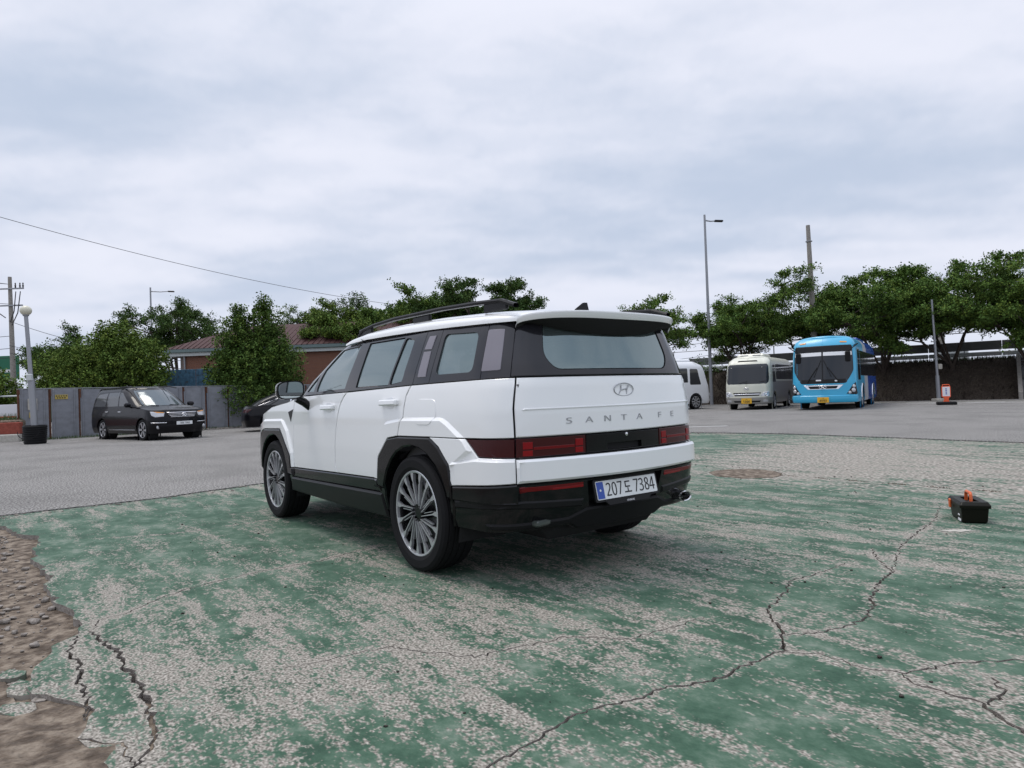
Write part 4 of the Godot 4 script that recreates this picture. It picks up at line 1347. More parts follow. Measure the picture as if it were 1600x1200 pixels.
func simple_plate(parent: Node, xf: Transform3D, w: float, h: float, m: Material, top: String, low: String) -> void:
	var pl := Node3D.new()
	pl.name = "number_plate"
	parent.add_child(pl, true)
	pl.transform = xf
	var mb := MB.new()
	mb.box(Vector3.ZERO, Vector3(w, h, 0.012), Basis.IDENTITY, 0.003)
	part(mb, "plate", m, pl)
	if low != "":
		letters(top, h * 0.22, 0.003, M.ink, pl, Transform3D(Basis.IDENTITY, Vector3(0, h * 0.28, 0.007)))
		letters(low, h * 0.42, 0.003, M.ink, pl, Transform3D(Basis.IDENTITY, Vector3(0, -h * 0.14, 0.007)), "lettering", true)
	else: letters(top, h * 0.6, 0.003, M.ink, pl, Transform3D(Basis.IDENTITY.scaled(Vector3(0.8, 1, 1)), Vector3(0, 0, 0.007)))
func simple_car(car: Node3D, D: Dictionary) -> Array:
	var L := Hull.new(D.low, 1.4, D.low_prof, Vector2(0.2, -0.7), Vector2(D.axle - 0.2, D.axle + 0.6))
	var U := Hull.new(D.up, 1.0, D.up_prof, D.wr, D.wf)
	var tr := L.tr
	var top: Array = D.top
	var ends := [Vector2(tr, line_at(top, tr))]
	for p in top:
		if p.x > tr + 0.01 and p.x < L.tf - 0.01: ends.append(p)
	ends.append(Vector2(L.tf, line_at(top, L.tf)))
	var low := [Vector2(L.tf, D.y0), Vector2(tr, D.y0)]
	var mb := MB.new()
	var holes := [arch(0, D.r + 0.06, D.r), arch(D.axle, D.r + 0.06, D.r)]
	var full := []
	full.append_array(ends)
	full.append_array(low)
	L.panel(mb, full, 0.0, 0.05, 0.004, 0.1, holes, 0.0)
	var paint: Material = D.paint
	both(mb, "body_side", paint, car)
	mb = MB.new()
	cap(mb, L, top, D.crown, tr, L.tf)
	part(mb, "bonnet", paint, car)
	mb = MB.new()
	U.panel(mb, [Vector2(U.tr, D.belt - 0.04), Vector2(U.tf, D.belt - 0.04), Vector2(U.tf, D.roof), Vector2(U.tr, D.roof)], 0.0, 0.03, 0.001, 0.1, [], 0.0)
	both(mb, "cabin_side", paint, car)
	mb = MB.new()
	cap(mb, U, [Vector2(-9, D.roof - 0.002), Vector2(9, D.roof - 0.002)], D.roof_crown, U.tr, U.tf)
	part(mb, "roof", paint, car)
	for w in D.windows:
		mb = MB.new()
		U.panel(mb, Hull.rounded(V(w), 0.04), 0.004, 0.01, 0.002, 0.1)
		both(mb, "side_window", M.dark_glass_solid, car)
	mb = MB.new()
	U.panel(mb, Hull.rounded(V([D.screen[0], D.screen[1], 2.0 * U.tf - D.screen[0], D.screen[1], 2.0 * U.tf - D.screen[0], D.screen[2], D.screen[0], D.screen[2]]), 0.06), 0.004, 0.01, 0.002, 0.1)
	part(mb, "windscreen", D.screen_mat, car)
	mb = MB.new()
	mb.box(Vector3(D.axle * 0.5, D.y0 + 0.12, 0), Vector3(D.axle + 1.3, 0.2, 1.3), Basis.IDENTITY, 0.04)
	part(mb, "floor_pan", M.inside, car)
	for x in [0.0, D.axle]:
		mb = MB.new()
		mb.lathe([Vector2(D.r + 0.055, 0.28), Vector2(D.r + 0.055, 0), Vector2(0.01, 0)], Transform3D(Basis.IDENTITY, Vector3(x, D.r, 0.57)), 24)
		both(mb, "wheel_housing", M.inside, car)
		wheel(car, Vector3(x, D.r, -D.track), -1.0, D.spokes, D.r, 0.225, 0.0, D.rim, "wheel", false)
		wheel(car, Vector3(x, D.r, D.track), 1.0, D.spokes, D.r, 0.225, 0.0, D.rim, "wheel", false)
	for x in D.handles:
		mb = MB.new()
		L.panel(mb, Hull.rounded(V([x[0] - 0.1, x[1] - 0.015, x[0] + 0.1, x[1] - 0.015, x[0] + 0.1, x[1] + 0.015, x[0] - 0.1, x[1] + 0.015]), 0.012), 0.03, 0.03, 0.006, 0.08)
		both(mb, "door_handle", M.chrome, car)
	for x in D.seams:
		mb = MB.new()
		L.panel(mb, V([x - 0.004, D.y0 + 0.12, x + 0.004, D.y0 + 0.12, x + 0.004, D.belt - 0.02, x - 0.004, D.belt - 0.02]), 0.001, 0.004, 0.0005, 0.2, [], 0.0)
		both(mb, "door_seam", M.inside, car)
	mb = MB.new()
	var mp: Vector3 = D.mirror
	mb.box(mp, Vector3(0.13, 0.15, 0.22), Basis(Vector3.UP, -0.2), 0.045)
	mb.tube([mp + Vector3(-0.02, -0.04, 0.06), mp + Vector3(-0.05, -0.10, 0.2)], [0.035, 0.03], 8)
	both(mb, "mirror_housing", paint, car)
	return [L, U]

func face(fwd: Vector2) -> float: return atan2(-fwd.y, fwd.x)
func build_vehicles() -> void:
	var m: StandardMaterial3D = mat("dark_glass_solid", Color(0.012, 0.014, 0.017), 0.05)
	m.clearcoat_enabled = true
	m = mat("screen_glass", Color(0.09, 0.115, 0.13), 0.10, 0.3)
	m = mat("bus_glass", Color(0.03, 0.034, 0.04), 0.06, 0.3)
	# people carrier
	var f := Vector2(0.794, 0.607)
	var a := node("black_minivan", Vector3(-13.9, 0.014, -24.75), face(f))
	tag(a, "black people carrier with chrome grille parked against the grey panel fence", "car", "cars parked along the fence")
	var lo := outline(-1.12, 3.92, 0.955, 0.25, 0.42, 0.08, 0.16)
	var up := outline(-1.08, 2.85, 0.945, 0.25, 0.35, 0.06, 0.28)
	var T := 3.0 + 1.15
	var H := simple_car(a, {"low": lo, "low_prof": [[0.2, 0.94, 0.05, -0.08], [0.45, 1.0, 0.0, 0.0], [0.7, 1.0, 0.0, 0.0], [0.9, 0.99, 0.0, -0.05], [1.12, 0.95, 0.02, -0.2]], "top": [Vector2(-2.1, 1.10), Vector2(2.2, 1.10), Vector2(2.7, 1.09), Vector2(3.2, 1.02), Vector2(3.7, 0.96), Vector2(4.9, 0.93)],
		"up": up, "up_prof": [[1.0, 0.99, 0.0, 0.06], [1.1, 0.965, 0.0, 0.0], [1.45, 0.89, 0.08, -0.6], [1.66, 0.80, 0.15, -0.98], [1.74, 0.72, 0.22, -1.16]], "wr": Vector2(0.2, -0.8), "wf": Vector2(1.0, 2.3), "y0": 0.22, "r": 0.345, "axle": 3.0, "crown": 0.05, "belt": 1.10, "roof": 1.74, "roof_crown": 0.06, "paint": M.black_paint,
		"windows": [[1.30, 1.14, 2.18, 1.14, 2.22, 1.6, 1.28, 1.62], [0.30, 1.14, 1.22, 1.14, 1.20, 1.62, 0.28, 1.62], [-0.75, 1.16, 0.22, 1.14, 0.20, 1.62, -0.62, 1.58]], "screen": [2.66, 1.13, 1.67], "screen_mat": M.screen_glass, "track": 0.82, "spokes": 6, "rim": M.alloy, "handles": [[1.42, 0.95], [0.42, 0.96]], "seams": [2.3, 1.26, 0.25], "mirror": Vector3(2.3, 1.17, -1.06)})
	var L: Hull = H[0]
	var mb := MB.new()
	var F := L.tf
	var fr := func(l: Array) -> Array:
		var o := []
		for i in range(0, l.size(), 2): o.append(Vector2(F + l[i], l[i + 1]))
		return o
	mb = MB.new()
	L.panel(mb, fr.call([-0.52, 0.89, 0.52, 0.89, 0.42, 0.70, 0.0, 0.665, -0.42, 0.70]), 0.008, 0.03, 0.012, 0.08)
	var gr := part(mb, "grille", M.inside, a)
	for y in [0.885, 0.835, 0.79, 0.745]:
		mb = MB.new()
		var w: float = 0.50 if y > 0.86 else 0.46 - (0.835 - y) * 0.7
		L.panel(mb, fr.call([-w, y - (0.012 if y > 0.86 else 0.007), w, y - (0.012 if y > 0.86 else 0.007), w, y + 0.008, -w, y + 0.008]), 0.02, 0.015, 0.003, 0.08, [], 0.0)
		part(mb, "grille_bar", M.chrome, gr)
	emblem(gr, Transform3D(Basis(Vector3(0, 0, -1), Vector3(0, 1, 0), Vector3(1, 0, 0)), L.pt(F, 0.80, 0.035)), 0.07, 0.055, 0.012, M.chrome)
	mb = MB.new()
	L.panel(mb, fr.call([-1.02, 0.94, -0.9, 0.93, -0.56, 0.895, -0.60, 0.76, -0.86, 0.745, -0.98, 0.80]), 0.012, 0.03, 0.012, 0.08)
	both(mb, "headlamp", M.lamp_lens, a)
	mb = MB.new()
	L.panel(mb, fr.call([-0.90, 0.925, -0.74, 0.912, -0.57, 0.893, -0.62, 0.868, -0.80, 0.885]), 0.016, 0.02, 0.004, 0.08)
	both(mb, "turn_lamp", M.amber, a)
	mb = MB.new()
	L.panel(mb, fr.call([-1.0, 0.585, -0.52, 0.575, -0.52, 0.545, -1.0, 0.552]), 0.02, 0.03, 0.006, 0.08)
	both(mb, "bumper_trim", M.chrome, a)
	mb = MB.new()
	L.panel(mb, fr.call([-0.92, 0.47, -0.45, 0.50, 0.45, 0.50, 0.92, 0.47, 0.7, 0.30, -0.7, 0.30]), 0.006, 0.03, 0.008, 0.08)
	part(mb, "air_intake", M.matte_black, a)
	mb = MB.new()
	mb.lathe([Vector2(0.055, 0), Vector2(0.05, 0.03), Vector2(0.001, 0.035)], Transform3D(Basis(Vector3.UP, PI / 2 - 0.5), L.pt(F - 0.80, 0.42, 0.0)), 16)
	both(mb, "fog_lamp", M.lamp_lens, a)
	mb = MB.new()
	L.panel(mb, V([0.55, 0.335, 2.5, 0.335, 2.5, 0.355, 0.55, 0.355]), 0.012, 0.02, 0.004, 0.2)
	both(mb, "side_moulding", M.chrome, a)
	mb = MB.new()
	mb.tube([Vector3(2.1, 1.73, -0.66), Vector3(1.6, 1.80, -0.66), Vector3(-0.6, 1.78, -0.66), Vector3(-0.8, 1.72, -0.66)], [0.02, 0.022, 0.022, 0.02], 8)
	both(mb, "roof_rail", M.trim_black, a)
	mb = MB.new()
	for s in [-0.35, 0.3]: mb.tube([Vector3(2.86, 1.13, s), Vector3(2.62, 1.175, s + 0.55)], [0.012, 0.008], 6)
	part(mb, "wiper", M.inside, a)
	simple_plate(a, Transform3D(Basis(Vector3.UP, PI / 2), L.pt(F, 0.54, 0.02)), 0.52, 0.11, M.plate_white, "78M 7668", "")
	# saloon
	f = Vector2(0.93, -0.37)
	a = node("black_sedan", Vector3(-9.6, 0.014, -26.9), face(f))
	tag(a, "black saloon with chrome window line half hidden behind the white car", "car", "cars parked along the fence")
	lo = outline(-1.06, 3.82, 0.925, 0.3, 0.42, 0.1, 0.16)
	up = outline(-0.78, 2.35, 0.90, 0.3, 0.35, 0.08, 0.28)
	simple_car(a, {"low": lo, "low_prof": [[0.18, 0.94, 0.06, -0.08], [0.4, 1.0, 0.0, 0.0], [0.65, 1.0, 0.0, 0.0], [0.85, 0.975, 0.05, -0.06], [0.98, 0.93, 0.15, -0.2]], "top": [Vector2(-2.1, 0.95), Vector2(-0.6, 0.97), Vector2(1.6, 0.93), Vector2(2.3, 0.92), Vector2(3.0, 0.86), Vector2(3.6, 0.76), Vector2(4.9, 0.70)],
		"up": up, "up_prof": [[0.85, 0.99, -0.12, 0.1], [0.95, 0.96, 0.0, 0.0], [1.2, 0.86, 0.35, -0.5], [1.38, 0.74, 0.75, -0.9], [1.42, 0.68, 0.88, -1.0]], "wr": Vector2(0.9, -0.5), "wf": Vector2(0.9, 1.9), "y0": 0.19, "r": 0.335, "axle": 2.85, "crown": 0.04, "belt": 0.95, "roof": 1.42, "roof_crown": 0.05, "paint": M.black_paint,
		"windows": [[0.78, 0.985, 1.75, 0.975, 1.80, 1.33, 0.80, 1.35], [-0.05, 0.995, 0.70, 0.985, 0.72, 1.35, 0.30, 1.33], [-0.42, 1.0, -0.10, 0.997, 0.16, 1.28]], "screen": [2.1, 0.98, 1.36], "screen_mat": M.screen_glass, "track": 0.80, "spokes": 12, "rim": M.silver, "handles": [[1.0, 0.82], [0.05, 0.83]], "seams": [1.75, 0.74, -0.1], "mirror": Vector3(1.8, 0.99, -1.0)})
	mb = MB.new()
	var HU := Hull.new(up, 1.0, [[0.85, 0.99, -0.12, 0.1], [0.95, 0.96, 0.0, 0.0], [1.2, 0.86, 0.35, -0.5], [1.38, 0.74, 0.75, -0.9], [1.42, 0.68, 0.88, -1.0]], Vector2(0.9, -0.5), Vector2(0.9, 1.9))
	var ln := []
	var rr := []
	for p in [[-0.46, 0.985], [0.14, 1.30], [0.3, 1.355], [0.8, 1.368], [1.5, 1.355], [1.85, 1.33]]:
		ln.append(HU.pt(p[0], p[1], 0.006)); rr.append(0.012)
	mb.tube(ln, rr, 6)
	both(mb, "window_trim", M.chrome, a)
	mb = MB.new()
	HU.panel(mb, V([0.72, 0.98, 0.79, 0.98, 0.80, 1.36, 0.73, 1.36]), 0.006, 0.01, 0.002, 0.1)
	both(mb, "pillar_trim", M.chrome, a)
	mb = MB.new()
	var HL := Hull.new(lo, 1.4, [[0.18, 0.94, 0.06, -0.08], [0.4, 1.0, 0.0, 0.0], [0.65, 1.0, 0.0, 0.0], [0.85, 0.975, 0.05, -0.06], [0.98, 0.93, 0.15, -0.2]], Vector2(0.2, -0.7), Vector2(2.65, 3.4))
	HL.panel(mb, V([-0.72, 0.86, -1.2, 0.87, -1.25, 0.72, -0.85, 0.74]), 0.006, 0.02, 0.006, 0.08)
	both(mb, "tail_lamp", M.lamp_red, a)
	# coaches
	blue_bus(Vector3(12.75, 0.014, -28.0), Vector2(-0.54, 0.84))
	mini_bus("cream_minibus", Vector3(10.7, 0.014, -31.2), Vector2(-0.52, 0.854), M.bus_cream, M.bus_taupe, "cream and taupe minibus with roof unit parked beside the blue coach", true)
	mini_bus("white_minibus", Vector3(10.0, 0.014, -36.5), Vector2(0.86, -0.5), M.bus_white, M.bus_white, "white minibus with dark side windows partly behind the white car", false)

func bus_wheels(a: Node3D, xs: Array, r: float, z: float) -> void:
	for x in xs:
		for s in [-1.0, 1.0]:
			wheel(a, Vector3(x, r, s * z), s, 8, r, 0.27, 0.0, M.alloy, "wheel", false)
func blue_bus(at: Vector3, f: Vector2) -> void:
	var a := node("blue_bus", at, face(f))
	tag(a, "bright blue coach with split windscreen facing the car park", "bus", "buses parked by the slope")
	var pts := outline(-9.0, 0.0, 1.24, 0.2, 0.32, 0.05, 0.16)
	var H := Hull.new(pts, -4.0, [[0.25, 0.97, 0.0, -0.05], [0.45, 1.0, 0.0, 0.0], [1.1, 1.0, 0.0, -0.03], [2.2, 0.985, 0.0, -0.16], [2.7, 0.96, 0.0, -0.28], [2.88, 0.90, 0.04, -0.42], [2.98, 0.80, 0.1, -0.62]], Vector2(-8.0, -8.8), Vector2(-1.2, -0.3))
	var T := H.tf
	var fr := func(l: Array) -> PackedVector2Array:
		var o := PackedVector2Array()
		for i in range(0, l.size(), 2): o.append(Vector2(T + l[i], l[i + 1]))
		return o
	var mb := MB.new()
	var ar := [arch(-2.35, 0.56, 0.48), arch(-7.0, 0.56, 0.48)]
	H.panel(mb, V([T, 0.30, T, 2.98, -3.2, 2.98, -3.2, 0.30]), 0.0, 0.05, 0.004, 0.15, ar, 0.0)
	both(mb, "front_body", M.bus_blue, a)
	mb = MB.new()
	H.panel(mb, V([-3.2, 0.30, -3.2, 2.98, -4.6, 2.98, -4.6, 0.30]), 0.0, 0.05, 0.004, 0.2, [], 0.0)
	both(mb, "side_panel", M.bus_grey, a)
	mb = MB.new()
	H.panel(mb, V([-4.6, 0.30, -4.6, 2.98, H.tr, 2.98, H.tr, 0.30]), 0.0, 0.05, 0.004, 0.2, ar, 0.0)
	both(mb, "rear_body", M.bus_deep_blue, a)
	mb = MB.new()
	cap(mb, H, [Vector2(-20, 2.978), Vector2(9, 2.978)], 0.10, H.tr, T)
	part(mb, "roof", M.bus_blue, a)
	mb = MB.new()
	H.panel(mb, Hull.rounded(fr.call([-1.16, 2.66, 1.16, 2.66, 1.18, 1.62, 0.88, 1.08, -0.88, 1.08, -1.18, 1.62]), 0.10), 0.004, 0.02, 0.006, 0.12)
	var ws := part(mb, "windscreen", M.bus_glass, a)
	mb = MB.new()
	H.panel(mb, Hull.rounded(fr.call([-1.13, 2.63, 1.13, 2.63, 1.14, 2.40, -1.14, 2.40]), 0.06), 0.008, 0.01, 0.003, 0.12)
	part(mb, "header_panel", M.gloss_black, ws)
	for s in [-1.0, 1.0]:
		mb = MB.new()
		H.panel(mb, fr.call([s * 1.13, 2.38, s * 0.03, 2.385, s * 0.03, 2.23, s * 1.13, 2.22]), 0.008, 0.01, 0.003, 0.12)
		part(mb, "sun_strip", M.bus_white, ws)
		mb = MB.new()
		H.panel(mb, fr.call([s * 0.86, 1.26, 0, 1.26, 0, 1.10, s * 0.86, 1.10]), 0.007, 0.01, 0.002, 0.12)
		part(mb, "dashboard_edge", M.inside, ws)
		mb = MB.new()
		mb.tube([H.pt(T + s * 0.62, 1.12, 0.03), H.pt(T + s * 0.2, 1.75, 0.03)], [0.022, 0.014], 6)
		mb.tube([H.pt(T + s * 0.33, 1.35, 0.02), H.pt(T + s * 0.05, 2.05, 0.02)], [0.012, 0.012], 6)
		part(mb, "wiper", M.inside, ws)
	mb = MB.new()
	H.panel(mb, fr.call([-0.025, 2.42, 0.025, 2.42, 0.025, 1.1, -0.025, 1.1]), 0.012, 0.012, 0.003, 0.2)
	part(mb, "centre_bar", M.gloss_black, ws)
	for q in [[-0.55, 1.16, 0.10], [0.06, 1.19, 0.20]]:
		mb = MB.new()
		H.panel(mb, fr.call([q[0], q[1], q[0] + q[2], q[1], q[0] + q[2], q[1] + 0.06, q[0], q[1] + 0.06]), 0.012, 0.006, 0.001, 0.2)
		part(mb, "sticker", M.sign_white, ws)
	for s in [-1.0, 1.0]:
		mb = MB.new()
		H.panel(mb, fr.call([s * 1.26, 1.12, s * 1.12, 1.02, s * 0.86, 0.64, s * 1.30, 0.60, s * 1.38, 0.66]), 0.01, 0.03, 0.015, 0.1)
		var hl := part(mb, "headlamp", M.gloss_black, a)
		for q in [[1.16, 0.95, 0.07], [1.14, 0.79, 0.085], [1.00, 0.70, 0.06]]:
			mb = MB.new()
			var c := H.pt(T + s * q[0], q[1], 0.012)
			var nn := H.nrm(T + s * q[0], q[1])
			mb.lathe([Vector2(q[2], 0), Vector2(q[2] * 0.8, 0.02), Vector2(0.001, 0.03)], Transform3D(Basis(Vector3.UP.cross(nn).normalized(), Vector3.UP, nn), c), 16)
			part(mb, "lamp_unit", M.lamp_lens, hl)
		mb = MB.new()
		H.panel(mb, Hull.rounded(fr.call([s * 0.98, 2.80, s * 0.70, 2.82, s * 0.70, 2.755, s * 0.98, 2.74]), 0.03), 0.02, 0.03, 0.01, 0.1)
		part(mb, "marker_lamp", M.amber, a)
		# mirrors on arms
		mb = MB.new()
		var b0 := H.pt(T + s * 1.25, 2.62, 0.0)
		mb.tube([b0, b0 + Vector3(0.25, 0.05, -s * -0.18), b0 + Vector3(0.28, -0.25, s * -0.20)], [0.02, 0.02, 0.02], 8)
		mb.box(b0 + Vector3(0.27, -0.45, s * -0.20), Vector3(0.09, 0.42, 0.2), Basis.IDENTITY, 0.03)
		part(mb, "mirror", M.matte_black, a)
	mb = MB.new()
	H.panel(mb, fr.call([-0.78, 1.03, 0.78, 1.03, 0.58, 0.84, -0.58, 0.84]), 0.012, 0.03, 0.01, 0.1)
	var gr := part(mb, "grille_surround", M.chrome, a)
	mb = MB.new()
	H.panel(mb, fr.call([-0.58, 0.985, 0.58, 0.985, 0.50, 0.87, -0.50, 0.87]), 0.016, 0.02, 0.004, 0.1)
	part(mb, "grille", M.inside, gr)
	emblem(gr, Transform3D(Basis(Vector3(0, 0, -1), Vector3(0, 1, 0), Vector3(1, 0, 0)), H.pt(T, 0.93, 0.03)), 0.13, 0.065, 0.014, M.chrome)
	mb = MB.new()
	H.panel(mb, fr.call([-1.40, 0.60, 1.40, 0.60, 1.40, 0.30, -1.40, 0.30]), 0.035, 0.06, 0.03, 0.12)
	part(mb, "bumper", M.bus_blue, a)
	simple_plate(a, Transform3D(Basis(Vector3.UP, PI / 2), H.pt(T, 0.43, 0.05)), 0.44, 0.22, M.plate_yellow, "70", "4593")
	mb = MB.new()
	H.panel(mb, V([-1.75, 1.38, -1.75, 2.45, -8.7, 2.45, -8.7, 1.38]), 0.004, 0.02, 0.004, 0.25)
	both(mb, "window_band", M.bus_glass, a)
	mb = MB.new()
	H.panel(mb, Hull.rounded(V([-0.75, 1.2, -0.75, 2.5, -1.65, 2.5, -1.65, 1.2]), 0.06), 0.004, 0.02, 0.004, 0.2)
	both(mb, "cab_window", M.bus_glass, a)
	for x in [-3.1, -4.5, -5.9, -7.3]:
		mb = MB.new()
		H.panel(mb, V([x - 0.03, 1.38, x + 0.03, 1.38, x + 0.03, 2.45, x - 0.03, 2.45]), 0.007, 0.01, 0.002, 0.3)
		both(mb, "window_bar", M.gloss_black, a)
	for x in [-2.35, -7.0]:
		mb = MB.new()
		var p := []
		var rr := []
		for i in 15:
			var g := PI * i / 14.0
			p.append(H.pt(x + cos(g) * 0.58, 0.48 + sin(g) * 0.58, 0.005)); rr.append(0.025)
		mb.tube(p, rr, 6)
		both(mb, "arch_trim", M.chrome, a)
	mb = MB.new()
	mb.box(Vector3(-4.5, 0.5, 0), Vector3(8.2, 0.3, 1.7), Basis.IDENTITY, 0.05)
	part(mb, "chassis", M.inside, a)
	mb = MB.new()
	mb.box(Vector3(-6.2, 3.10, 0), Vector3(2.6, 0.16, 1.7), Basis.IDENTITY, 0.06)
	part(mb, "roof_unit", M.bus_deep_blue, a)
	bus_wheels(a, [-2.35, -7.0], 0.48, 1.08)
func mini_bus(called: String, at: Vector3, f: Vector2, c1: Material, c2: Material, label: String, front: bool) -> void:
	var a := node(called, at, face(f))
	tag(a, label, "bus", "buses parked by the slope")
	var H := Hull.new(outline(-6.6, 0.0, 1.015, 0.18, 0.30, 0.04, 0.14), -3.0, [[0.25, 0.96, 0.0, -0.06], [0.45, 1.0, 0.0, 0.0], [1.15, 1.0, 0.0, -0.05], [2.0, 0.965, 0.0, -0.30], [2.22, 0.93, 0.0, -0.42], [2.34, 0.87, 0.04, -0.55], [2.40, 0.78, 0.1, -0.75]], Vector2(-5.8, -6.4), Vector2(-1.3, -0.3))
	var T := H.tf
	var fr := func(l: Array) -> PackedVector2Array:
		var o := PackedVector2Array()
		for i in range(0, l.size(), 2): o.append(Vector2(T + l[i], l[i + 1]))
		return o
	var ar := [arch(-1.25, 0.45, 0.38), arch(-5.1, 0.45, 0.38)]
	var mb := MB.new()
	H.panel(mb, V([T, 0.56, T, 2.40, H.tr, 2.40, H.tr, 1.30, -0.9, 1.30, -0.75, 0.56]), 0.0, 0.04, 0.004, 0.15, ar, 0.0)
	both(mb, "upper_body", c1, a)
	mb = MB.new()
	H.panel(mb, V([T, 0.28, T, 0.56, -0.75, 0.56, -0.9, 1.30, H.tr, 1.30, H.tr, 0.28]), 0.0, 0.04, 0.004, 0.15, ar, 0.0)
	both(mb, "lower_body", c2, a)
	mb = MB.new()
	cap(mb, H, [Vector2(-20, 2.398), Vector2(9, 2.398)], 0.09, H.tr, T)
	part(mb, "roof", c1, a)
	mb = MB.new()
	mb.box(Vector3(-1.9, 2.50, 0), Vector3(1.5, 0.20, 1.25), Basis.IDENTITY, 0.08)
	var ru := part(mb, "roof_unit", c1, a)
	for s in [-0.28, 0.28]:
		mb = MB.new()
		mb.box(Vector3(-1.16, 2.53, s), Vector3(0.05, 0.05, 0.36), Basis.IDENTITY, 0.01)
		part(mb, "vent_slot", M.galvanised, ru)
	mb = MB.new()
	H.panel(mb, Hull.rounded(fr.call([-0.98, 2.10, 0.98, 2.10, 1.02, 1.35, 0.92, 1.18, -0.92, 1.18, -1.02, 1.35]), 0.14), 0.004, 0.02, 0.006, 0.12)
	var ws := part(mb, "windscreen", M.bus_glass, a)
	for s in [-1.0, 1.0]:
		mb = MB.new()
		mb.tube([H.pt(T + s * 0.15 + 0.2, 1.20, 0.02), H.pt(T + s * 0.4 - 0.45, 1.30, 0.02)], [0.016, 0.010], 6)
		part(mb, "wiper", M.inside, ws)
		mb = MB.new()
		H.panel(mb, Hull.rounded(fr.call([s * 1.02, 0.84, s * 0.72, 0.80, s * 0.58, 0.62, s * 0.95, 0.58, s * 1.06, 0.62]), 0.05), 0.01, 0.03, 0.015, 0.1)
		var hl := part(mb, "headlamp", M.lamp_lens, a)
		mb = MB.new()
		var nn := H.nrm(T + s * 0.86, 0.70)
		mb.lathe([Vector2(0.085, 0), Vector2(0.08, 0.02), Vector2(0.06, 0.012), Vector2(0.001, 0.02)], Transform3D(Basis(Vector3.UP.cross(nn).normalized(), Vector3.UP, nn), H.pt(T + s * 0.86, 0.70, 0.012)), 18)
		part(mb, "lamp_unit", M.chrome, hl)
		mb = MB.new()
		H.panel(mb, Hull.rounded(fr.call([s * 0.95, 0.44, s * 0.72, 0.45, s * 0.72, 0.35, s * 0.95, 0.35]), 0.03), 0.012, 0.02, 0.006, 0.1)
		part(mb, "fog_lamp", M.lamp_lens, a)
		mb = MB.new()
		var b0 := H.pt(T + s * 1.12, 1.62, 0.0)
		mb.tube([b0, b0 + Vector3(0.14, 0.04, s * -0.22)], [0.02, 0.02], 8)
		mb.box(b0 + Vector3(0.14, -0.02, s * -0.28), Vector3(0.10, 0.24, 0.17), Basis.IDENTITY, 0.045)
		part(mb, "mirror", M.chrome, a)
	mb = MB.new()
	H.panel(mb, Hull.rounded(fr.call([-0.45, 2.275, 0.45, 2.275, 0.5, 2.225, -0.5, 2.225]), 0.02), 0.008, 0.02, 0.004, 0.1)
	part(mb, "air_vent", M.inside, a)
	mb = MB.new()
	H.panel(mb, fr.call([-0.64, 0.79, 0.64, 0.79, 0.55, 0.635, -0.55, 0.635]), 0.008, 0.02, 0.006, 0.1)
	var gr := part(mb, "grille", M.inside, a)
	mb = MB.new()
	H.panel(mb, fr.call([-0.60, 0.735, 0.60, 0.735, 0.57, 0.69, -0.57, 0.69]), 0.014, 0.02, 0.004, 0.1)
	part(mb, "grille_bar", M.chrome, gr)
	emblem(a, Transform3D(Basis(Vector3(0, 0, -1), Vector3(0, 1, 0), Vector3(1, 0, 0)), H.pt(T, 0.96, 0.02)), 0.10, 0.055, 0.012, M.chrome)
	mb = MB.new()
	H.panel(mb, fr.call([-0.62, 0.42, 0.62, 0.42, 0.58, 0.34, -0.58, 0.34]), 0.008, 0.02, 0.004, 0.1)
	part(mb, "air_intake", M.inside, a)
	if front: simple_plate(a, Transform3D(Basis(Vector3.UP, PI / 2), H.pt(T, 0.42, 0.03)), 0.46, 0.24, M.plate_yellow, "70", "1366")
	mb = MB.new()
	H.panel(mb, Hull.rounded(V([-1.75, 1.37, -1.75, 2.10, -6.35, 2.10, -6.35, 1.37]), 0.05), 0.004, 0.02, 0.004, 0.25)
	both(mb, "window_band", M.dark_glass_solid, a)
	mb = MB.new()
	H.panel(mb, Hull.rounded(V([-0.80, 1.25, -0.98, 2.06, -1.58, 2.08, -1.62, 1.25]), 0.08), 0.004, 0.02, 0.004, 0.2)
	both(mb, "cab_window", M.dark_glass_solid, a)
	for x in [-2.9, -4.1, -5.3]:
		mb = MB.new()
		H.panel(mb, V([x - 0.02, 1.37, x + 0.02, 1.37, x + 0.02, 2.10, x - 0.02, 2.10]), 0.006, 0.01, 0.002, 0.3)
		both(mb, "window_bar", M.trim_black, a)
	mb = MB.new()
	mb.box(Vector3(-3.3, 0.42, 0), Vector3(5.6, 0.26, 1.3), Basis.IDENTITY, 0.05)
	part(mb, "chassis", M.inside, a)
	bus_wheels(a, [-1.25, -5.1], 0.38, 0.87)
# ---------- trees ----------
func clump(sd: int, size: float, leaves: int) -> ArrayMesh:
	var rng := RandomNumberGenerator.new()
	rng.seed = sd
	var mb := MB.new()
	for i in leaves:
		var c := Vector3(rng.randfn(0, 0.5), rng.randfn(0, 0.4), rng.randfn(0, 0.5)) * size * 1.5
		var d := Vector3(rng.randfn(), rng.randfn() * 0.6, rng.randfn()).normalized()
		var s := d.cross(Vector3(rng.randfn(), rng.randfn() + 1.2, rng.randfn())).normalized()
		var l := size * rng.randf_range(0.7, 1.25)
		var nn := d.cross(s).normalized()
		if nn.y < 0: nn = -nn
		nn = (nn + Vector3.UP * 0.3).normalized()
		var w := l * 0.34
		var p0 := c - d * l * 0.5
		var p1 := c + s * w - nn * w * 0.3
		var p2 := c + d * l * 0.5 - nn * l * 0.12
		var p3 := c - s * w - nn * w * 0.3
		mb.tri(p0, p1, p2, nn, nn, nn); mb.tri(p0, p2, p3, nn, nn, nn)
	return mb.mesh()
var clumps := {}
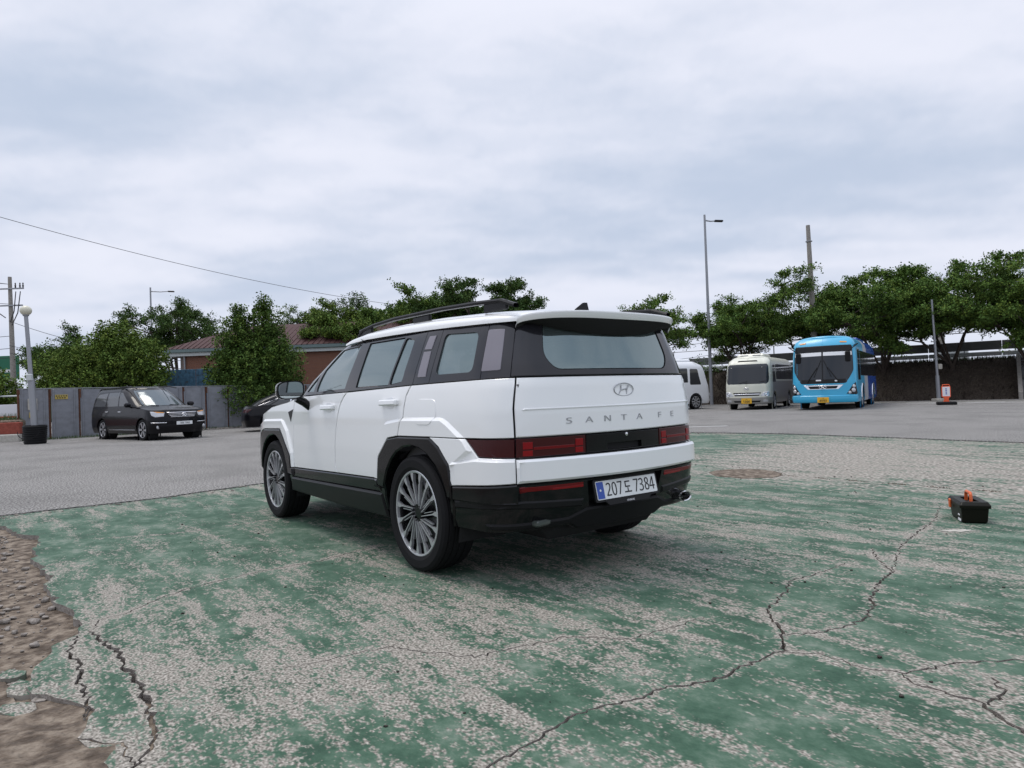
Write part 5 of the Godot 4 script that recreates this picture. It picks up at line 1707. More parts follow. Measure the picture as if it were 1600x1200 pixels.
func crown(tree: Node3D, pts: Array, size: float, leaves: int, base: Color, vary: float, sd: int) -> void:
	var k := "%s_%d_%s" % [size, leaves, base]
	var rng := RandomNumberGenerator.new()
	if not clumps.has(k):
		rng.seed = 4
		var set_ := []
		for i in 7:
			var m := clump(3 + i, size, leaves)
			var ar := m.surface_get_arrays(0)
			var co := PackedColorArray()
			var v := 1.0 + (i - 3) * vary * 0.55
			var warm := pow((i * 3 % 7) / 6.0, 2)
			co.resize(ar[Mesh.ARRAY_VERTEX].size())
			co.fill(Color(base.r * v * (1.0 + 0.55 * warm), base.g * v * (1.0 + 0.25 * warm), base.b * v))
			ar[Mesh.ARRAY_COLOR] = co
			var am := ArrayMesh.new()
			am.add_surface_from_arrays(Mesh.PRIMITIVE_TRIANGLES, ar)
			set_.append(am)
		clumps[k] = set_
	rng.seed = sd
	var st := SurfaceTool.new()
	st.begin(Mesh.PRIMITIVE_TRIANGLES)
	for p in pts:
		var b := Basis(Vector3(rng.randfn(), rng.randfn() * 2.0, rng.randfn()).normalized(), rng.randf() * TAU) if rng.randf() < 0.4 else Basis(Vector3.UP, rng.randf() * TAU)
		st.append_from(clumps[k][rng.randi() % 7], 0, Transform3D(b.scaled(Vector3.ONE * rng.randf_range(0.75, 1.3)), p))
	part(st.commit(), "crown", M.leaf, tree)
	total += pts.size()
var total := 0
# an open spreading tree: limbs that fork, leaves along the last twigs
func open_tree(called: String, label: String, at: Vector3, h: float, rad: float, trunk_h: float, sd: int, tint: Color, dens := 1.0, group := "", flat := 0.55) -> void:
	var t := node(called, at)
	tag(t, label, "tree", group)
	var rng := RandomNumberGenerator.new()
	rng.seed = sd
	var wood := MB.new()
	var pts := []
	var lean := Vector3(rng.randf_range(-0.2, 0.2), 0, rng.randf_range(-0.2, 0.2))
	var top := Vector3(lean.x, trunk_h, lean.z)
	wood.tube([Vector3(0, -0.3, 0), Vector3(lean.x * 0.4, trunk_h * 0.5, lean.z * 0.4), top], [h * 0.024, h * 0.019, h * 0.016], 9)
	var todo := []
	var n1 := 6
	for i in n1:
		var a := TAU * (i + rng.randf_range(-0.3, 0.3)) / n1
		var out := rng.randf_range(0.45, 1.0)
		var end := Vector3(cos(a) * rad * 0.62 * out, trunk_h + (h - trunk_h) * (0.95 - 0.42 * out) * rng.randf_range(0.75, 1.0), sin(a) * rad * 0.62 * out)
		todo.append([top * rng.randf_range(0.75, 1.0), end, h * 0.011, 0])
	while todo.size():
		var q: Array = todo.pop_back()
		var a: Vector3 = q[0]
		var b: Vector3 = q[1]
		var lv: int = q[3]
		var l := a.distance_to(b)
		var mid := a.lerp(b, 0.5) + Vector3(rng.randfn(), rng.randfn() * 0.5 + 0.4, rng.randfn()) * l * 0.09
		wood.tube([a, mid, b], [q[2], q[2] * 0.75, q[2] * 0.45], 5 if lv < 2 else 3, false)
		if lv >= 2:
			var m := int(7 * dens)
			for k in m:
				var p := a.bezier_interpolate(mid, mid, b, rng.randf_range(0.25, 1.1)) + Vector3(rng.randfn(), rng.randfn() * 0.45, rng.randfn()) * 0.17
				pts.append(p)
		if lv < 3:
			var kids := 5 if lv == 0 else 4
			for k in kids:
				var f := rng.randf_range(0.35, 1.0)
				var o := a.bezier_interpolate(mid, mid, b, f)
				var d := ((b - a).normalized() * 0.7 + Vector3(rng.randfn(), rng.randfn() * 0.4 + 0.12, rng.randfn()) * 0.8).normalized()
				d.y *= flat + 0.2
				var e := o + d * l * rng.randf_range(0.42, 0.66)
				var cc := Vector3(0, (h + trunk_h) * 0.5, 0)
				var rel := (e - cc) / Vector3(rad, (h - trunk_h) * 0.55, rad)
				if rel.length() > 1.0: e = cc + rel.normalized() * rng.randf_range(0.85, 1.0) * Vector3(rad, (h - trunk_h) * 0.55, rad)
				todo.append([o, e, q[2] * 0.5, lv + 1])
	var mx := 0.1
	for p in pts: mx = maxf(mx, p.y)
	t.scale = Vector3(1, h / mx, 1)
	part(wood, "trunk", M.bark, t)
	crown(t, pts, 0.11, 8, tint, 0.16, sd)
# a dense tree or shrub filled from lobes [x, y, z, rx, ry]
func dense_tree(called: String, label: String, at: Vector3, lobes: Array, sd: int, tint: Color, per := 900, group := "", spike := 0.0, size := 0.10) -> void:
	var t := node(called, at)
	tag(t, label, "tree", group)
	var rng := RandomNumberGenerator.new()
	rng.seed = sd
	var nz := FastNoiseLite.new()
	nz.seed = sd; nz.frequency = 0.9
	var pts := []
	var wood := MB.new()
	var h := 0.0
	for l in lobes: h = maxf(h, l[1])
	wood.tube([Vector3(0, -0.2, 0), Vector3(0.05, h * 0.5, 0.03), Vector3(0, h, 0)], [0.14, 0.10, 0.04], 8)
	for l in lobes:
		var c := Vector3(l[0], l[1], l[2])
		wood.tube([Vector3(0, minf(h * 0.35, l[1] * 0.6), 0), c + Vector3(0, -l[4] * 0.3, 0), c + Vector3(0, l[4] * 0.5, 0)], [0.06, 0.04, 0.01], 5)
		for i in int(per * l[3] * l[4]):
			var d := Vector3(rng.randfn(), rng.randfn(), rng.randfn()).normalized()
			var r := pow(rng.randf(), 0.45)
			var bump := 1.0 + 0.32 * nz.get_noise_3dv((c + d * l[3]) * 1.6)
			var p := c + d * Vector3(l[3], l[4], l[3]) * r * bump
			if nz.get_noise_3dv(p * 2.1 + Vector3(40, 0, 0)) < -0.22: continue
			pts.append(p)
			if spike > 0.0 and d.y > 0.25 and r > 0.8 and rng.randf() < 0.10:
				var s := rng.randf_range(0.2, 1.0) * spike
				for k in int(s * 16) + 1: pts.append(p + Vector3(d.x * 0.25, 1, d.z * 0.25) * s * k / 9.0 * 0.6 + Vector3(rng.randfn(), 0, rng.randfn()) * 0.03)
	part(wood, "trunk", M.bark, t)
	crown(t, pts, size, 8, tint, 0.2, sd)

func build_trees() -> void:
	var g1 := Color(0.078, 0.140, 0.034)
	var g2 := Color(0.050, 0.095, 0.028)
	var g3 := Color(0.085, 0.140, 0.032)
	dense_tree("maple_tree", "wide bushy green tree rising behind the fence above the black people carrier", Vector3(-18.6, 0, -31.0), [[0.3, 3.0, 0, 1.7, 1.8], [-1.6, 2.6, 0.2, 1.5, 1.3], [1.6, 2.9, 0.3, 1.5, 1.6], [0.5, 4.2, -0.2, 1.0, 1.0], [-2.3, 2.2, 0, 0.8, 0.9], [2.4, 2.2, 0.4, 0.8, 1.0], [0.0, 1.8, 0.6, 2.0, 1.0]], 5, g3, 620, "", 0.35)
	dense_tree("maple_tree", "tall pointed green tree overhanging the fence in front of the brick house", Vector3(-12.1, 0, -32.2), [[0, 2.6, 0, 1.7, 1.7], [-0.9, 3.9, 0, 1.0, 1.4], [0.6, 4.3, 0, 0.9, 1.4], [-0.7, 5.0, 0, 0.5, 0.8], [0.5, 5.6, 0, 0.4, 0.7], [1.4, 2.8, 0.2, 1.0, 1.3], [-1.4, 2.4, 0.2, 0.9, 1.2], [0, 1.4, 0.4, 1.7, 0.9]], 6, Color(0.070, 0.125, 0.032), 720, "", 0.5)
	open_tree("zelkova_tree", "dark tree standing behind the wide bushy tree", Vector3(-27.5, 0, -44), 6.6, 3.6, 1.8, 21, g2, 1.4)
	open_tree("zelkova_tree", "loose dark tree beside the far street light behind the brick house", Vector3(-24.5, 0, -50), 8.8, 4.2, 2.2, 22, g2, 1.4)
	open_tree("zelkova_tree", "small round tree top showing above the red roof", Vector3(-18.2, 0, -56), 9.2, 2.4, 3.0, 23, g1, 1.6)
	dense_tree("pine_tree", "dark conifer behind the red roof near the white car", Vector3(-11.2, 0, -47), [[0, 6.5, 0, 1.5, 1.9], [0, 4.6, 0, 2.2, 2.0], [0.8, 7.6, 0, 0.7, 0.9], [-1.2, 5.6, 0, 1.2, 1.2]], 24, g2, 330, "", 0.3)
	open_tree("maple_tree", "light green leafy tree beside the red roof behind the white car", Vector3(-9.2, 0, -41), 7.3, 3.4, 1.4, 25, g3, 2.4)
	open_tree("zelkova_tree", "large dark leafy tree rising above the roof of the white car", Vector3(-1.9, 0, -43), 8.6, 5.0, 2.0, 26, g2, 3.2)
	open_tree("zelkova_tree", "broad leafy tree next to the largest one above the white car's roof rail", Vector3(-6.3, 0, -44), 8.3, 4.2, 1.8, 27, g1, 2.8)
	open_tree("cherry_tree", "thin airy tree standing alone beyond the white car's spoiler", Vector3(8.6, 0, -41), 6.9, 2.4, 2.2, 28, g1, 0.8)
	var grp := "trees along the slope"
	open_tree("cherry_tree", "spreading tree over the cream minibus at the end of the row", Vector3(14.6, 0.6, -43), 6.4, 4.6, 1.1, 31, g1, 1.9, grp)
	open_tree("cherry_tree", "spreading tree behind the blue coach beside the bare concrete pole", Vector3(18.6, 0.8, -42), 7.2, 4.8, 1.1, 32, g1, 1.9, grp)
	open_tree("cherry_tree", "broad spreading tree on the slope right behind the coach's tail", Vector3(21.4, 0.5, -39.5), 7.7, 4.7, 1.2, 33, g1, 1.9, grp)
	open_tree("cherry_tree", "broad spreading tree with forked trunk on the slope above the orange sign", Vector3(24.2, 0.6, -37.5), 7.1, 4.9, 1.2, 34, g1, 1.9, grp)
	open_tree("cherry_tree", "spreading tree on the slope beside the concrete steps", Vector3(26.0, 0.8, -34.5), 5.5, 4.0, 1.0, 35, g1, 1.9, grp)
	open_tree("cherry_tree", "spreading tree at the far end of the slope past the steps", Vector3(29.5, 0.8, -34.5), 5.6, 4.2, 1.0, 36, g1, 1.9, grp)
	for q in [[9.8, -46, 1.6], [13.0, -47, 1.8], [16.4, -46, 1.6]]:
		dense_tree("hedge_shrub", "dark dense shrub in the hedge behind the parked minibuses", Vector3(q[0], 0, q[1]), [[0, 1.4, 0, 1.9, q[2]], [1.6, 1.2, 0, 1.5, 1.3]], 40 + int(q[0]), g2, 300, "hedge behind the minibuses")
	for q in [[-46, -58, 5.0], [-40, -62, 4.6], [-34, -60, 4.2]]:
		dense_tree("far_tree", "distant dark green tree by the far road behind the utility pole", Vector3(q[0], 0, q[1]), [[0, q[2] * 0.5, 0, 3.6, q[2] * 0.45]], 50 + int(-q[0]), g2, 90, "trees by the far road", 0.0, 0.16)
	dense_tree("small_tree", "small leafy tree at the red kerb left of the lamp post", Vector3(-20.4, 0.3, -26.8), [[0, 1.6, 0, 1.0, 0.9], [-0.6, 1.9, 0, 0.8, 0.7]], 61, g3, 900)

# ---------- left side ----------
func post_pole(parent: Node, called: String, a: Vector3, b: Vector3, r0: float, r1: float, m: Material, k := 12) -> void:
	part(MB.new().tube([a, a.lerp(b, 0.5), b], [r0, (r0 + r1) * 0.5, r1], k), called, m, parent)
func cable(called: String, label: String, a: Vector3, b: Vector3, sag: float, r: float, group := "") -> void:
	var p := []
	var rr := []
	for i in 25:
		var s := i / 24.0
		p.append(a.lerp(b, s) - Vector3(0, sag * 4.0 * s * (1.0 - s), 0)); rr.append(r)
	tag(part(MB.new().tube(p, rr, 5, false), called, M.wire), label, "cable", group)
func build_left_side() -> void:
	var mb := MB.new()
	# sheet metal fence
	var A := Vector3(-18.15, 0, -25.05)
	var B := Vector3(-9.0, 0, -35.1)
	var d := (B - A).normalized()
	var turn := atan2(-d.z, d.x)
	var fn := node("panel_fence", A, turn)
	tag(fn, "grey sheet metal panel fence with rusty posts behind the black cars", "fence")
	var rng := RandomNumberGenerator.new()
	rng.seed = 12
	var n := 14
	for i in n:
		var x := i * 0.98
		var h := 1.88 + rng.randf_range(-0.02, 0.02)
		mb = MB.new()
		mb.box(Vector3(x + 0.49, h * 0.5 + 0.03, 0.02 if i % 2 else -0.02), Vector3(0.90, h, 0.025), Basis(Vector3.UP, rng.randf_range(-0.012, 0.012)) * Basis(Vector3.FORWARD, rng.randf_range(-0.004, 0.004)), 0.006)
		for r in [0.12, 0.80]: mb.box(Vector3(x + r, h * 0.5 + 0.03, 0.045 if i % 2 else 0.005), Vector3(0.05, h, 0.04), Basis.IDENTITY, 0.015)
		part(mb, "panel", M.steel_panel, fn)
		mb = MB.new()
		mb.box(Vector3(x, 0.95, -0.05), Vector3(0.07, 1.90, 0.05), Basis.IDENTITY, 0.008)
		part(mb, "post", M.rust, fn)
		if true:
			mb = MB.new()
			mb.box(Vector3(x + 0.02, 1.80 - 0.04 * (i % 3), 0.05), Vector3(0.035 + 0.01 * (i % 3), 0.16 + 0.09 * (i % 3), 0.012), Basis.IDENTITY, 0.003)
			part(mb, "rust_streak", M.rust, fn)
	mb = MB.new()
	mb.box(Vector3(n * 0.49, 1.925, -0.01), Vector3(n * 0.98, 0.035, 0.05), Basis.IDENTITY, 0.006)
	part(mb, "top_rail", M.steel_panel, fn)
	for q in [[1.35, 1.60, 0.42, 0.17, M.yellow_sticker], [0.42, 1.35, 0.30, 0.42, M.kerb_white], [0.40, 0.95, 0.18, 0.20, M.yellow_sticker], [3.85, 1.72, 0.34, 0.16, M.sign_white]]:
		mb = MB.new()
		mb.box(Vector3(q[0], q[1], 0.052), Vector3(q[2], q[3], 0.008), Basis.IDENTITY, 0.002)
		part(mb, "sticker", q[4], fn)
	mb = MB.new()
	for i in 9: mb.box(Vector3(1.19 + (i % 5) * 0.08 + (0.03 if i > 4 else 0.0), 1.635 if i < 5 else 1.565, 0.058), Vector3(0.05, 0.04, 0.003), Basis(Vector3(0, 0, 1), 0.3 * (i % 3 - 1)), 0.001)
	tag(part(mb, "print", M.ink, fn), "", "", "", "stuff")
	mb = MB.new()
	mb.tube([Vector3(2.6, 1.25, 0.06), Vector3(3.1, 1.22, 0.06), Vector3(3.6, 1.24, 0.06)], [0.012, 0.012, 0.012], 6)
	part(mb, "latch_bar", M.rust, fn)
	# blue sheet fence by the house
	var bf := node("blue_fence", Vector3(-17.0, 0, -32.9), -0.05)
	tag(bf, "faded blue sheet metal fence in front of the brick house", "fence")
	for i in 6:
		mb = MB.new()
		mb.box(Vector3(i * 0.9 + 0.45, 1.42, 0), Vector3(0.88, 2.84, 0.03), Basis.IDENTITY, 0.006)
		for r in 4: mb.box(Vector3(i * 0.9 + 0.12 + r * 0.22, 1.42, 0.02), Vector3(0.05, 2.84, 0.03), Basis.IDENTITY, 0.01)
		part(mb, "panel", M.blue_panel, bf)
	# brick house
	var hs := node("brick_house", Vector3(-19.0, 0, -38.5), -0.04)
	tag(hs, "single storey brick house with dark red pitched roof behind the trees", "building")
	mb = MB.new()
	mb.box(Vector3(6.2, 2.1, -3.5), Vector3(12.0, 4.2, 6.6), Basis.IDENTITY, 0.02)
	part(mb, "wall", M.mortar, hs)
	var bk := MB.new()
	for r in 34:
		for c in 54:
			var x := 0.35 + c * 0.217 + (0.108 if r % 2 else 0.0)
			var y := 1.55 + r * 0.077
			if x > 2.9 and x < 3.9 and y > 2.4 and y < 3.5: continue
			bk.quad(Vector3(x, y, -0.188), Vector3(x + 0.2, y, -0.188), Vector3(x + 0.2, y + 0.064, -0.188), Vector3(x, y + 0.064, -0.188), Vector3.BACK)
			bk.quad(Vector3(x, y, -0.188), Vector3(x + 0.2, y, -0.188), Vector3(x + 0.2, y, -0.2), Vector3(x, y, -0.2), Vector3.DOWN)
			bk.quad(Vector3(x, y + 0.064, -0.188), Vector3(x + 0.2, y + 0.064, -0.188), Vector3(x + 0.2, y + 0.064, -0.2), Vector3(x, y + 0.064, -0.2), Vector3.UP)
	tag(part(bk, "bricks", M.brick_red, hs), "", "", "", "stuff")
	mb = MB.new()
	mb.box(Vector3(3.4, 2.95, -0.19), Vector3(1.0, 1.1, 0.06), Basis.IDENTITY, 0.02)
	var wn := part(mb, "window", M.fascia_white, hs)
	mb = MB.new()
	mb.box(Vector3(3.4, 2.95, -0.165), Vector3(0.86, 0.96, 0.03), Basis.IDENTITY, 0.01)
	part(mb, "pane", M.dark_glass_solid, wn)
	mb = MB.new()
	mb.box(Vector3(6.2, 3.98, 0.0), Vector3(13.2, 0.20, 0.10), Basis.IDENTITY, 0.01)
	mb.box(Vector3(-0.45, 3.98, -3.4), Vector3(0.10, 0.20, 6.8), Basis.IDENTITY, 0.01)
	part(mb, "fascia", M.fascia_white, hs)
	mb = MB.new()
	mb.box(Vector3(6.2, 4.18, 0.12), Vector3(13.4, 0.20, 0.14), Basis.IDENTITY, 0.02)
	mb.box(Vector3(-0.55, 4.18, -3.4), Vector3(0.14, 0.20, 6.8), Basis.IDENTITY, 0.02)
	part(mb, "gutter", M.fascia_green, hs)
	var rf := MB.new()
	var e0 := Vector3(-0.6, 4.28, 0.2)
	var e1 := Vector3(13.0, 4.28, 0.2)
	var r0 := Vector3(2.8, 5.85, -3.4)
	var r1 := Vector3(13.0, 5.85, -3.4)
	var k0 := Vector3(-0.6, 4.28, -7.0)
	var k1 := Vector3(13.0, 4.28, -7.0)
	rf.quad(e0, e1, r1, r0, Vector3(0, 1, 1))
	rf.ftri(e0, r0, k0)
	rf.quad(k0, k1, r1, r0, Vector3(0, 1, -1))
	var roof := part(rf, "roof", M.roof_red, hs)
	for i in 44:
		var s := i / 43.0
		var x := lerpf(-0.4, 12.9, s)
		mb = MB.new()
		var f := clampf((x + 0.6) / 3.4, 0.04, 1.0)
		var a0 := Vector3(x, 4.30, 0.2)
		mb.tube([a0, a0 + Vector3(0, 1.53 * f, -3.6 * f)], [0.022, 0.022], 5)
		part(mb, "roof_rib", M.roof_red, roof)
	mb = MB.new()
	mb.tube([Vector3(0.5, 4.3, 0.05), Vector3(0.5, 4.0, -0.1), Vector3(0.5, 0.2, -0.12)], [0.05, 0.05, 0.05], 8)
	part(mb, "downpipe", M.galvanised, hs)
	mb = MB.new()
	mb.tube([Vector3(-1.2, 3.85, 0.0), Vector3(0.2, 4.0, 0.0), Vector3(0.2, 4.2, 0.0)], [0.04, 0.04, 0.04], 8)
	part(mb, "drain_pipe", M.fascia_white, hs)
	# lamp with a globe in a black tub
	var lp := node("globe_lamp", Vector3(-15.85, 0.014, -22.6))
	tag(lp, "globe lamp on a leaning grey post standing in a black tub", "street lamp")
	mb = MB.new()
	var pr := [Vector2(0.30, 0.0), Vector2(0.31, 0.02)]
	for i in 8: pr.append_array([Vector2(0.31 + i * 0.004, 0.04 + i * 0.07), Vector2(0.325 + i * 0.004, 0.055 + i * 0.07), Vector2(0.325 + i * 0.004, 0.085 + i * 0.07), Vector2(0.312 + i * 0.004, 0.1 + i * 0.07)])
	pr.append_array([Vector2(0.33, 0.62), Vector2(0.29, 0.62), Vector2(0.28, 0.55)])
	mb.lathe(pr, Transform3D(Basis(Vector3.RIGHT, -PI / 2), Vector3.ZERO), 28)
	part(mb, "tub", M.matte_black, lp)
	mb = MB.new()
	mb.lathe([Vector2(0.29, 0.50), Vector2(0.2, 0.58), Vector2(0.01, 0.60)], Transform3D(Basis(Vector3.RIGHT, -PI / 2), Vector3.ZERO), 20)
	part(mb, "fill", M.stone, lp)
	var tl := Vector3(-0.21, 4.28, 0)
	post_pole(lp, "pole", Vector3(0, 0.5, 0), Vector3(-0.09, 2.15, 0), 0.105, 0.10, M.galvanised, 16)
	post_pole(lp, "pole", Vector3(-0.09, 2.15, 0), tl, 0.065, 0.06, M.galvanised, 16)
	part(MB.new().box(Vector3(-0.085, 2.2, 0.08), Vector3(0.17, 0.22, 0.12), Basis.IDENTITY, 0.02), "switch_box", M.fascia_white, lp)
	mb = MB.new()
	var gp := []
	for i in 17:
		var a := PI * i / 16.0
		gp.append(Vector2(maxf(sin(a) * 0.175, 0.002), -cos(a) * 0.165))
	mb.lathe(gp, Transform3D(Basis(Vector3.RIGHT, -PI / 2), tl + Vector3(0, 0.15, 0)), 24)
	part(mb, "globe", M.globe, lp)
	part(MB.new().lathe([Vector2(0.09, 0.0), Vector2(0.10, 0.06), Vector2(0.08, 0.08)], Transform3D(Basis(Vector3.RIGHT, -PI / 2), tl + Vector3(0, -0.03, 0)), 16), "collar", M.galvanised, lp)
	mb = MB.new()
	var hp := []
	for i in 13:
		var a := PI * i / 12.0
		hp.append(Vector3(cos(a) * 0.36, 0.42 - sin(a) * 0.25, 0.30 + sin(a) * 0.08))
	mb.tube(hp, [0.012, 0.012, 0.012, 0.012, 0.012, 0.012, 0.012, 0.012, 0.012, 0.012, 0.012, 0.012, 0.012], 6)
	part(mb, "handle", M.matte_black, lp)
	# utility pole
	var up := node("utility_pole", Vector3(-32.5, 0, -44.5))
	tag(up, "concrete utility pole with two crossarms and insulators", "utility pole")
	post_pole(up, "pole", Vector3(0, -0.1, 0), Vector3(-0.12, 9.9, 0), 0.19, 0.11, M.pole_concrete, 14)
	for q in [[9.1, -2.2, 1.0], [8.0, -0.9, 0.9]]:
		part(MB.new().box(Vector3((q[1] + q[2]) * 0.5 - 0.1, q[0], 0.16), Vector3(q[2] - q[1], 0.09, 0.08), Basis.IDENTITY, 0.01), "crossarm", M.galvanised, up)
	for x in [-2.2, -1.3, 0.45, 0.75, 0.95]:
		mb = MB.new()
		mb.lathe([Vector2(0.02, 0), Vector2(0.06, 0.05), Vector2(0.03, 0.09), Vector2(0.06, 0.14), Vector2(0.03, 0.18), Vector2(0.04, 0.3), Vector2(0.01, 0.34)], Transform3D(Basis(Vector3.RIGHT, -PI / 2), Vector3(x - 0.1, 9.14, 0.16)), 10)
		part(mb, "insulator", M.matte_black, up)
	for q in [[0.5, 8.9, 0.1, 6.9], [0.8, 8.9, 0.2, 6.7], [-1.2, 9.0, -0.2, 7.2], [-1.9, 9.0, -1.7, 7.4]]:
		part(MB.new().tube([Vector3(q[0] - 0.1, q[1], 0.2), Vector3(q[0] * 0.8 - 0.1, (q[1] + q[3]) * 0.5 - 0.3, 0.26), Vector3(q[2] - 0.1, q[3], 0.2)], [0.03, 0.035, 0.03], 6), "drop_cable", M.wire, up)
	var u2 := node("utility_pole", Vector3(-28.6, 0, -46))
	tag(u2, "short plain concrete pole standing behind the globe lamp", "utility pole")
	post_pole(u2, "pole", Vector3(0, -0.1, 0), Vector3(-0.04, 3.4, 0), 0.28, 0.26, M.pole_concrete, 14)
	var P := Vector3(-32.6, 0, -44.4)
	for q in [[9.4, 12.5], [9.4, 13.3], [8.1, 10.8], [6.0, 6.3], [5.2, 5.4], [4.6, 4.7]]:
		cable("power_line", "thin power line running off past the utility pole", P + Vector3(0, q[0], 0.1), Vector3(-48, q[1], -38), 0.5, 0.018, "power lines at the utility pole")
	for q in [[7.0, 4.2], [5.4, 3.9], [4.9, 3.4]]:
		cable("power_line", "thin power line running from the utility pole into the trees", P + Vector3(0, q[0], 0.1), Vector3(-20, q[1], -42), 0.5, 0.016, "power lines at the utility pole")
	cable("overhead_cable", "long overhead cable sloping down across the cloudy sky", Vector3(-26.4, 11.15, -33), Vector3(-9.6, 8.6, -54), 0.5, 0.015)
	# far street light
	street_light(Vector3(-31.6, 0, -60), 11.6, 1.7, "slim grey street light rising behind the trees by the brick house")
	# planter with grass, railing, far signs and wall
	mb = MB.new()
	var kb := node("kerb_planter", Vector3(-18.25, 0, -24.6), 0.3)
	tag(kb, "red painted kerb planter with white base next to the fence end", "planter")
	part(MB.new().box(Vector3(-1.2, 0.14, 0), Vector3(3.2, 0.30, 0.36), Basis.IDENTITY, 0.03), "base", M.kerb_white, kb)
	part(MB.new().box(Vector3(-1.2, 0.50, -0.12), Vector3(3.2, 0.42, 0.30), Basis.IDENTITY, 0.02), "kerb", M.kerb_red, kb)
	part(MB.new().box(Vector3(-1.2, 0.55, -1.2), Vector3(3.2, 0.5, 1.9), Basis.IDENTITY, 0.05), "soil", M.dirt, kb)
	var tuft := MB.new()
	for i in 900:
		var p := Vector3(rng.randf_range(-2.8, 0.4), 0.78, rng.randf_range(-2.1, -0.3))
		tuft.ftri(p + Vector3(-0.012, 0, 0), p + Vector3(0.012, 0, 0.005), p + Vector3(rng.randfn() * 0.06, rng.randf_range(0.1, 0.32), rng.randfn() * 0.06))
	var gs := part(tuft, "grass", M.grass)
	gs.position = kb.position; gs.rotation.y = 0.3
	tag(gs, "green grass growing in the red kerb planter", "grass", "", "stuff")
	tuft = MB.new()
	for i in 1500:
		var s := rng.randf()
		var p := A.lerp(B, s) + Vector3(0.707, 0, 0.70) * rng.randf_range(0.08, 0.5 if s < 0.25 else 0.25)
		p.y = 0.012
		tuft.ftri(p + Vector3(-0.012, 0, 0), p + Vector3(0.012, 0, 0.005), p + Vector3(rng.randfn() * 0.05, rng.randf_range(0.03, 0.16), rng.randfn() * 0.05))
	tag(part(tuft, "weeds", M.grass), "low weeds growing along the foot of the panel fence", "weeds", "", "stuff")
	var rl := node("railing", Vector3(-20.2, 0.75, -26.2), 0.1)
	tag(rl, "white pipe railing behind the red kerb planter", "railing")
	part(MB.new().tube([Vector3(-2, 0.95, 0), Vector3(1.6, 0.95, 0)], [0.035, 0.035], 8), "rail", M.fascia_white, rl)
	for x in [-1.9, -0.1, 1.5]: part(MB.new().tube([Vector3(x, -0.1, 0), Vector3(x, 0.95, 0)], [0.03, 0.03], 8), "post", M.fascia_white, rl)
	var sb := node("notice_board", Vector3(-19.3, 0.75, -26.0), 0.2)
	tag(sb, "small white notice board with a red line by the railing", "sign")
	part(MB.new().box(Vector3(0, 0.35, 0.05), Vector3(0.8, 0.55, 0.03), Basis.IDENTITY, 0.006), "board", M.sign_white, sb)
	part(MB.new().box(Vector3(0, 0.15, 0.07), Vector3(0.7, 0.06, 0.01), Basis.IDENTITY, 0.002), "red_line", M.orange_plastic, sb)
	part(MB.new().box(Vector3(0, -0.1, 0.0), Vector3(0.06, 0.6, 0.04), Basis.IDENTITY, 0.006), "leg", M.galvanised, sb)
	var rs := node("road_sign", Vector3(-58, 0, -76))
	tag(rs, "large green road sign on posts by the far road", "sign")
	part(MB.new().box(Vector3(0, 6.0, 0), Vector3(6.2, 2.6, 0.15), Basis.IDENTITY, 0.03), "board", M.sign_green, rs)
	for x in [-2.0, 2.0]: part(MB.new().tube([Vector3(x, -0.1, -0.2), Vector3(x, 7.2, -0.2)], [0.16, 0.14], 8), "post", M.galvanised, rs)
	for q in [[-0.9, 6.5, 2.4], [0.8, 5.6, 3.0]]: part(MB.new().box(Vector3(q[0], q[1], 0.09), Vector3(q[2], 0.3, 0.02), Basis.IDENTITY, 0.004), "sign_band", M.sign_white, rs)
	mb = MB.new()
	mb.box(Vector3(-58, 1.0, -64), Vector3(46, 2.4, 10), Basis(Vector3.UP, 0.12), 0.4)
	tag(part(mb, "embankment", M.grass), "low grassy bank carrying the far road behind the utility pole", "embankment", "", "structure")
	for q in [[-46.5, -59.2, M.bus_white], [-42.0, -59.6, M.bus_taupe]]:
		var cr := node("distant_car", Vector3(q[0], 2.2, q[1] - 3.0), 0.1)
		tag(cr, "small parked car on the far road bank" if q[2] == M.bus_white else "small dark car on the far road bank", "car", "cars on the far road")
		part(MB.new().box(Vector3(0, 0.55, 0), Vector3(4.4, 0.65, 1.75), Basis.IDENTITY, 0.2), "body", q[2], cr)
		part(MB.new().box(Vector3(-0.2, 1.08, 0), Vector3(2.4, 0.6, 1.5), Basis.IDENTITY, 0.25), "cabin", M.dark_glass_solid, cr)
		for x in [-1.35, 1.35]:
			for z in [-0.75, 0.75]: part(MB.new().lathe([Vector2(0.001, -0.1), Vector2(0.32, -0.1), Vector2(0.32, 0.1), Vector2(0.001, 0.1)], Transform3D(Basis.IDENTITY, Vector3(x, 0.32, z)), 16), "wheel", M.tyre, cr)
func street_light(at: Vector3, h: float, arm: float, label: String) -> void:
	var o := node("street_light", at)
	tag(o, label, "street light")
	post_pole(o, "pole", Vector3(0, -0.1, 0), Vector3(0, h, 0), 0.11, 0.065, M.galvanised)
	part(MB.new().tube([Vector3(0, h - 0.35, 0), Vector3(arm * 0.5, h - 0.42, 0), Vector3(arm, h - 0.40, 0)], [0.05, 0.04, 0.035], 8), "arm", M.galvanised, o)
	part(MB.new().box(Vector3(arm + 0.12, h - 0.42, 0), Vector3(0.55, 0.12, 0.22), Basis(Vector3(0, 0, 1), -0.06), 0.04), "lamp_head", M.trim_black, o)

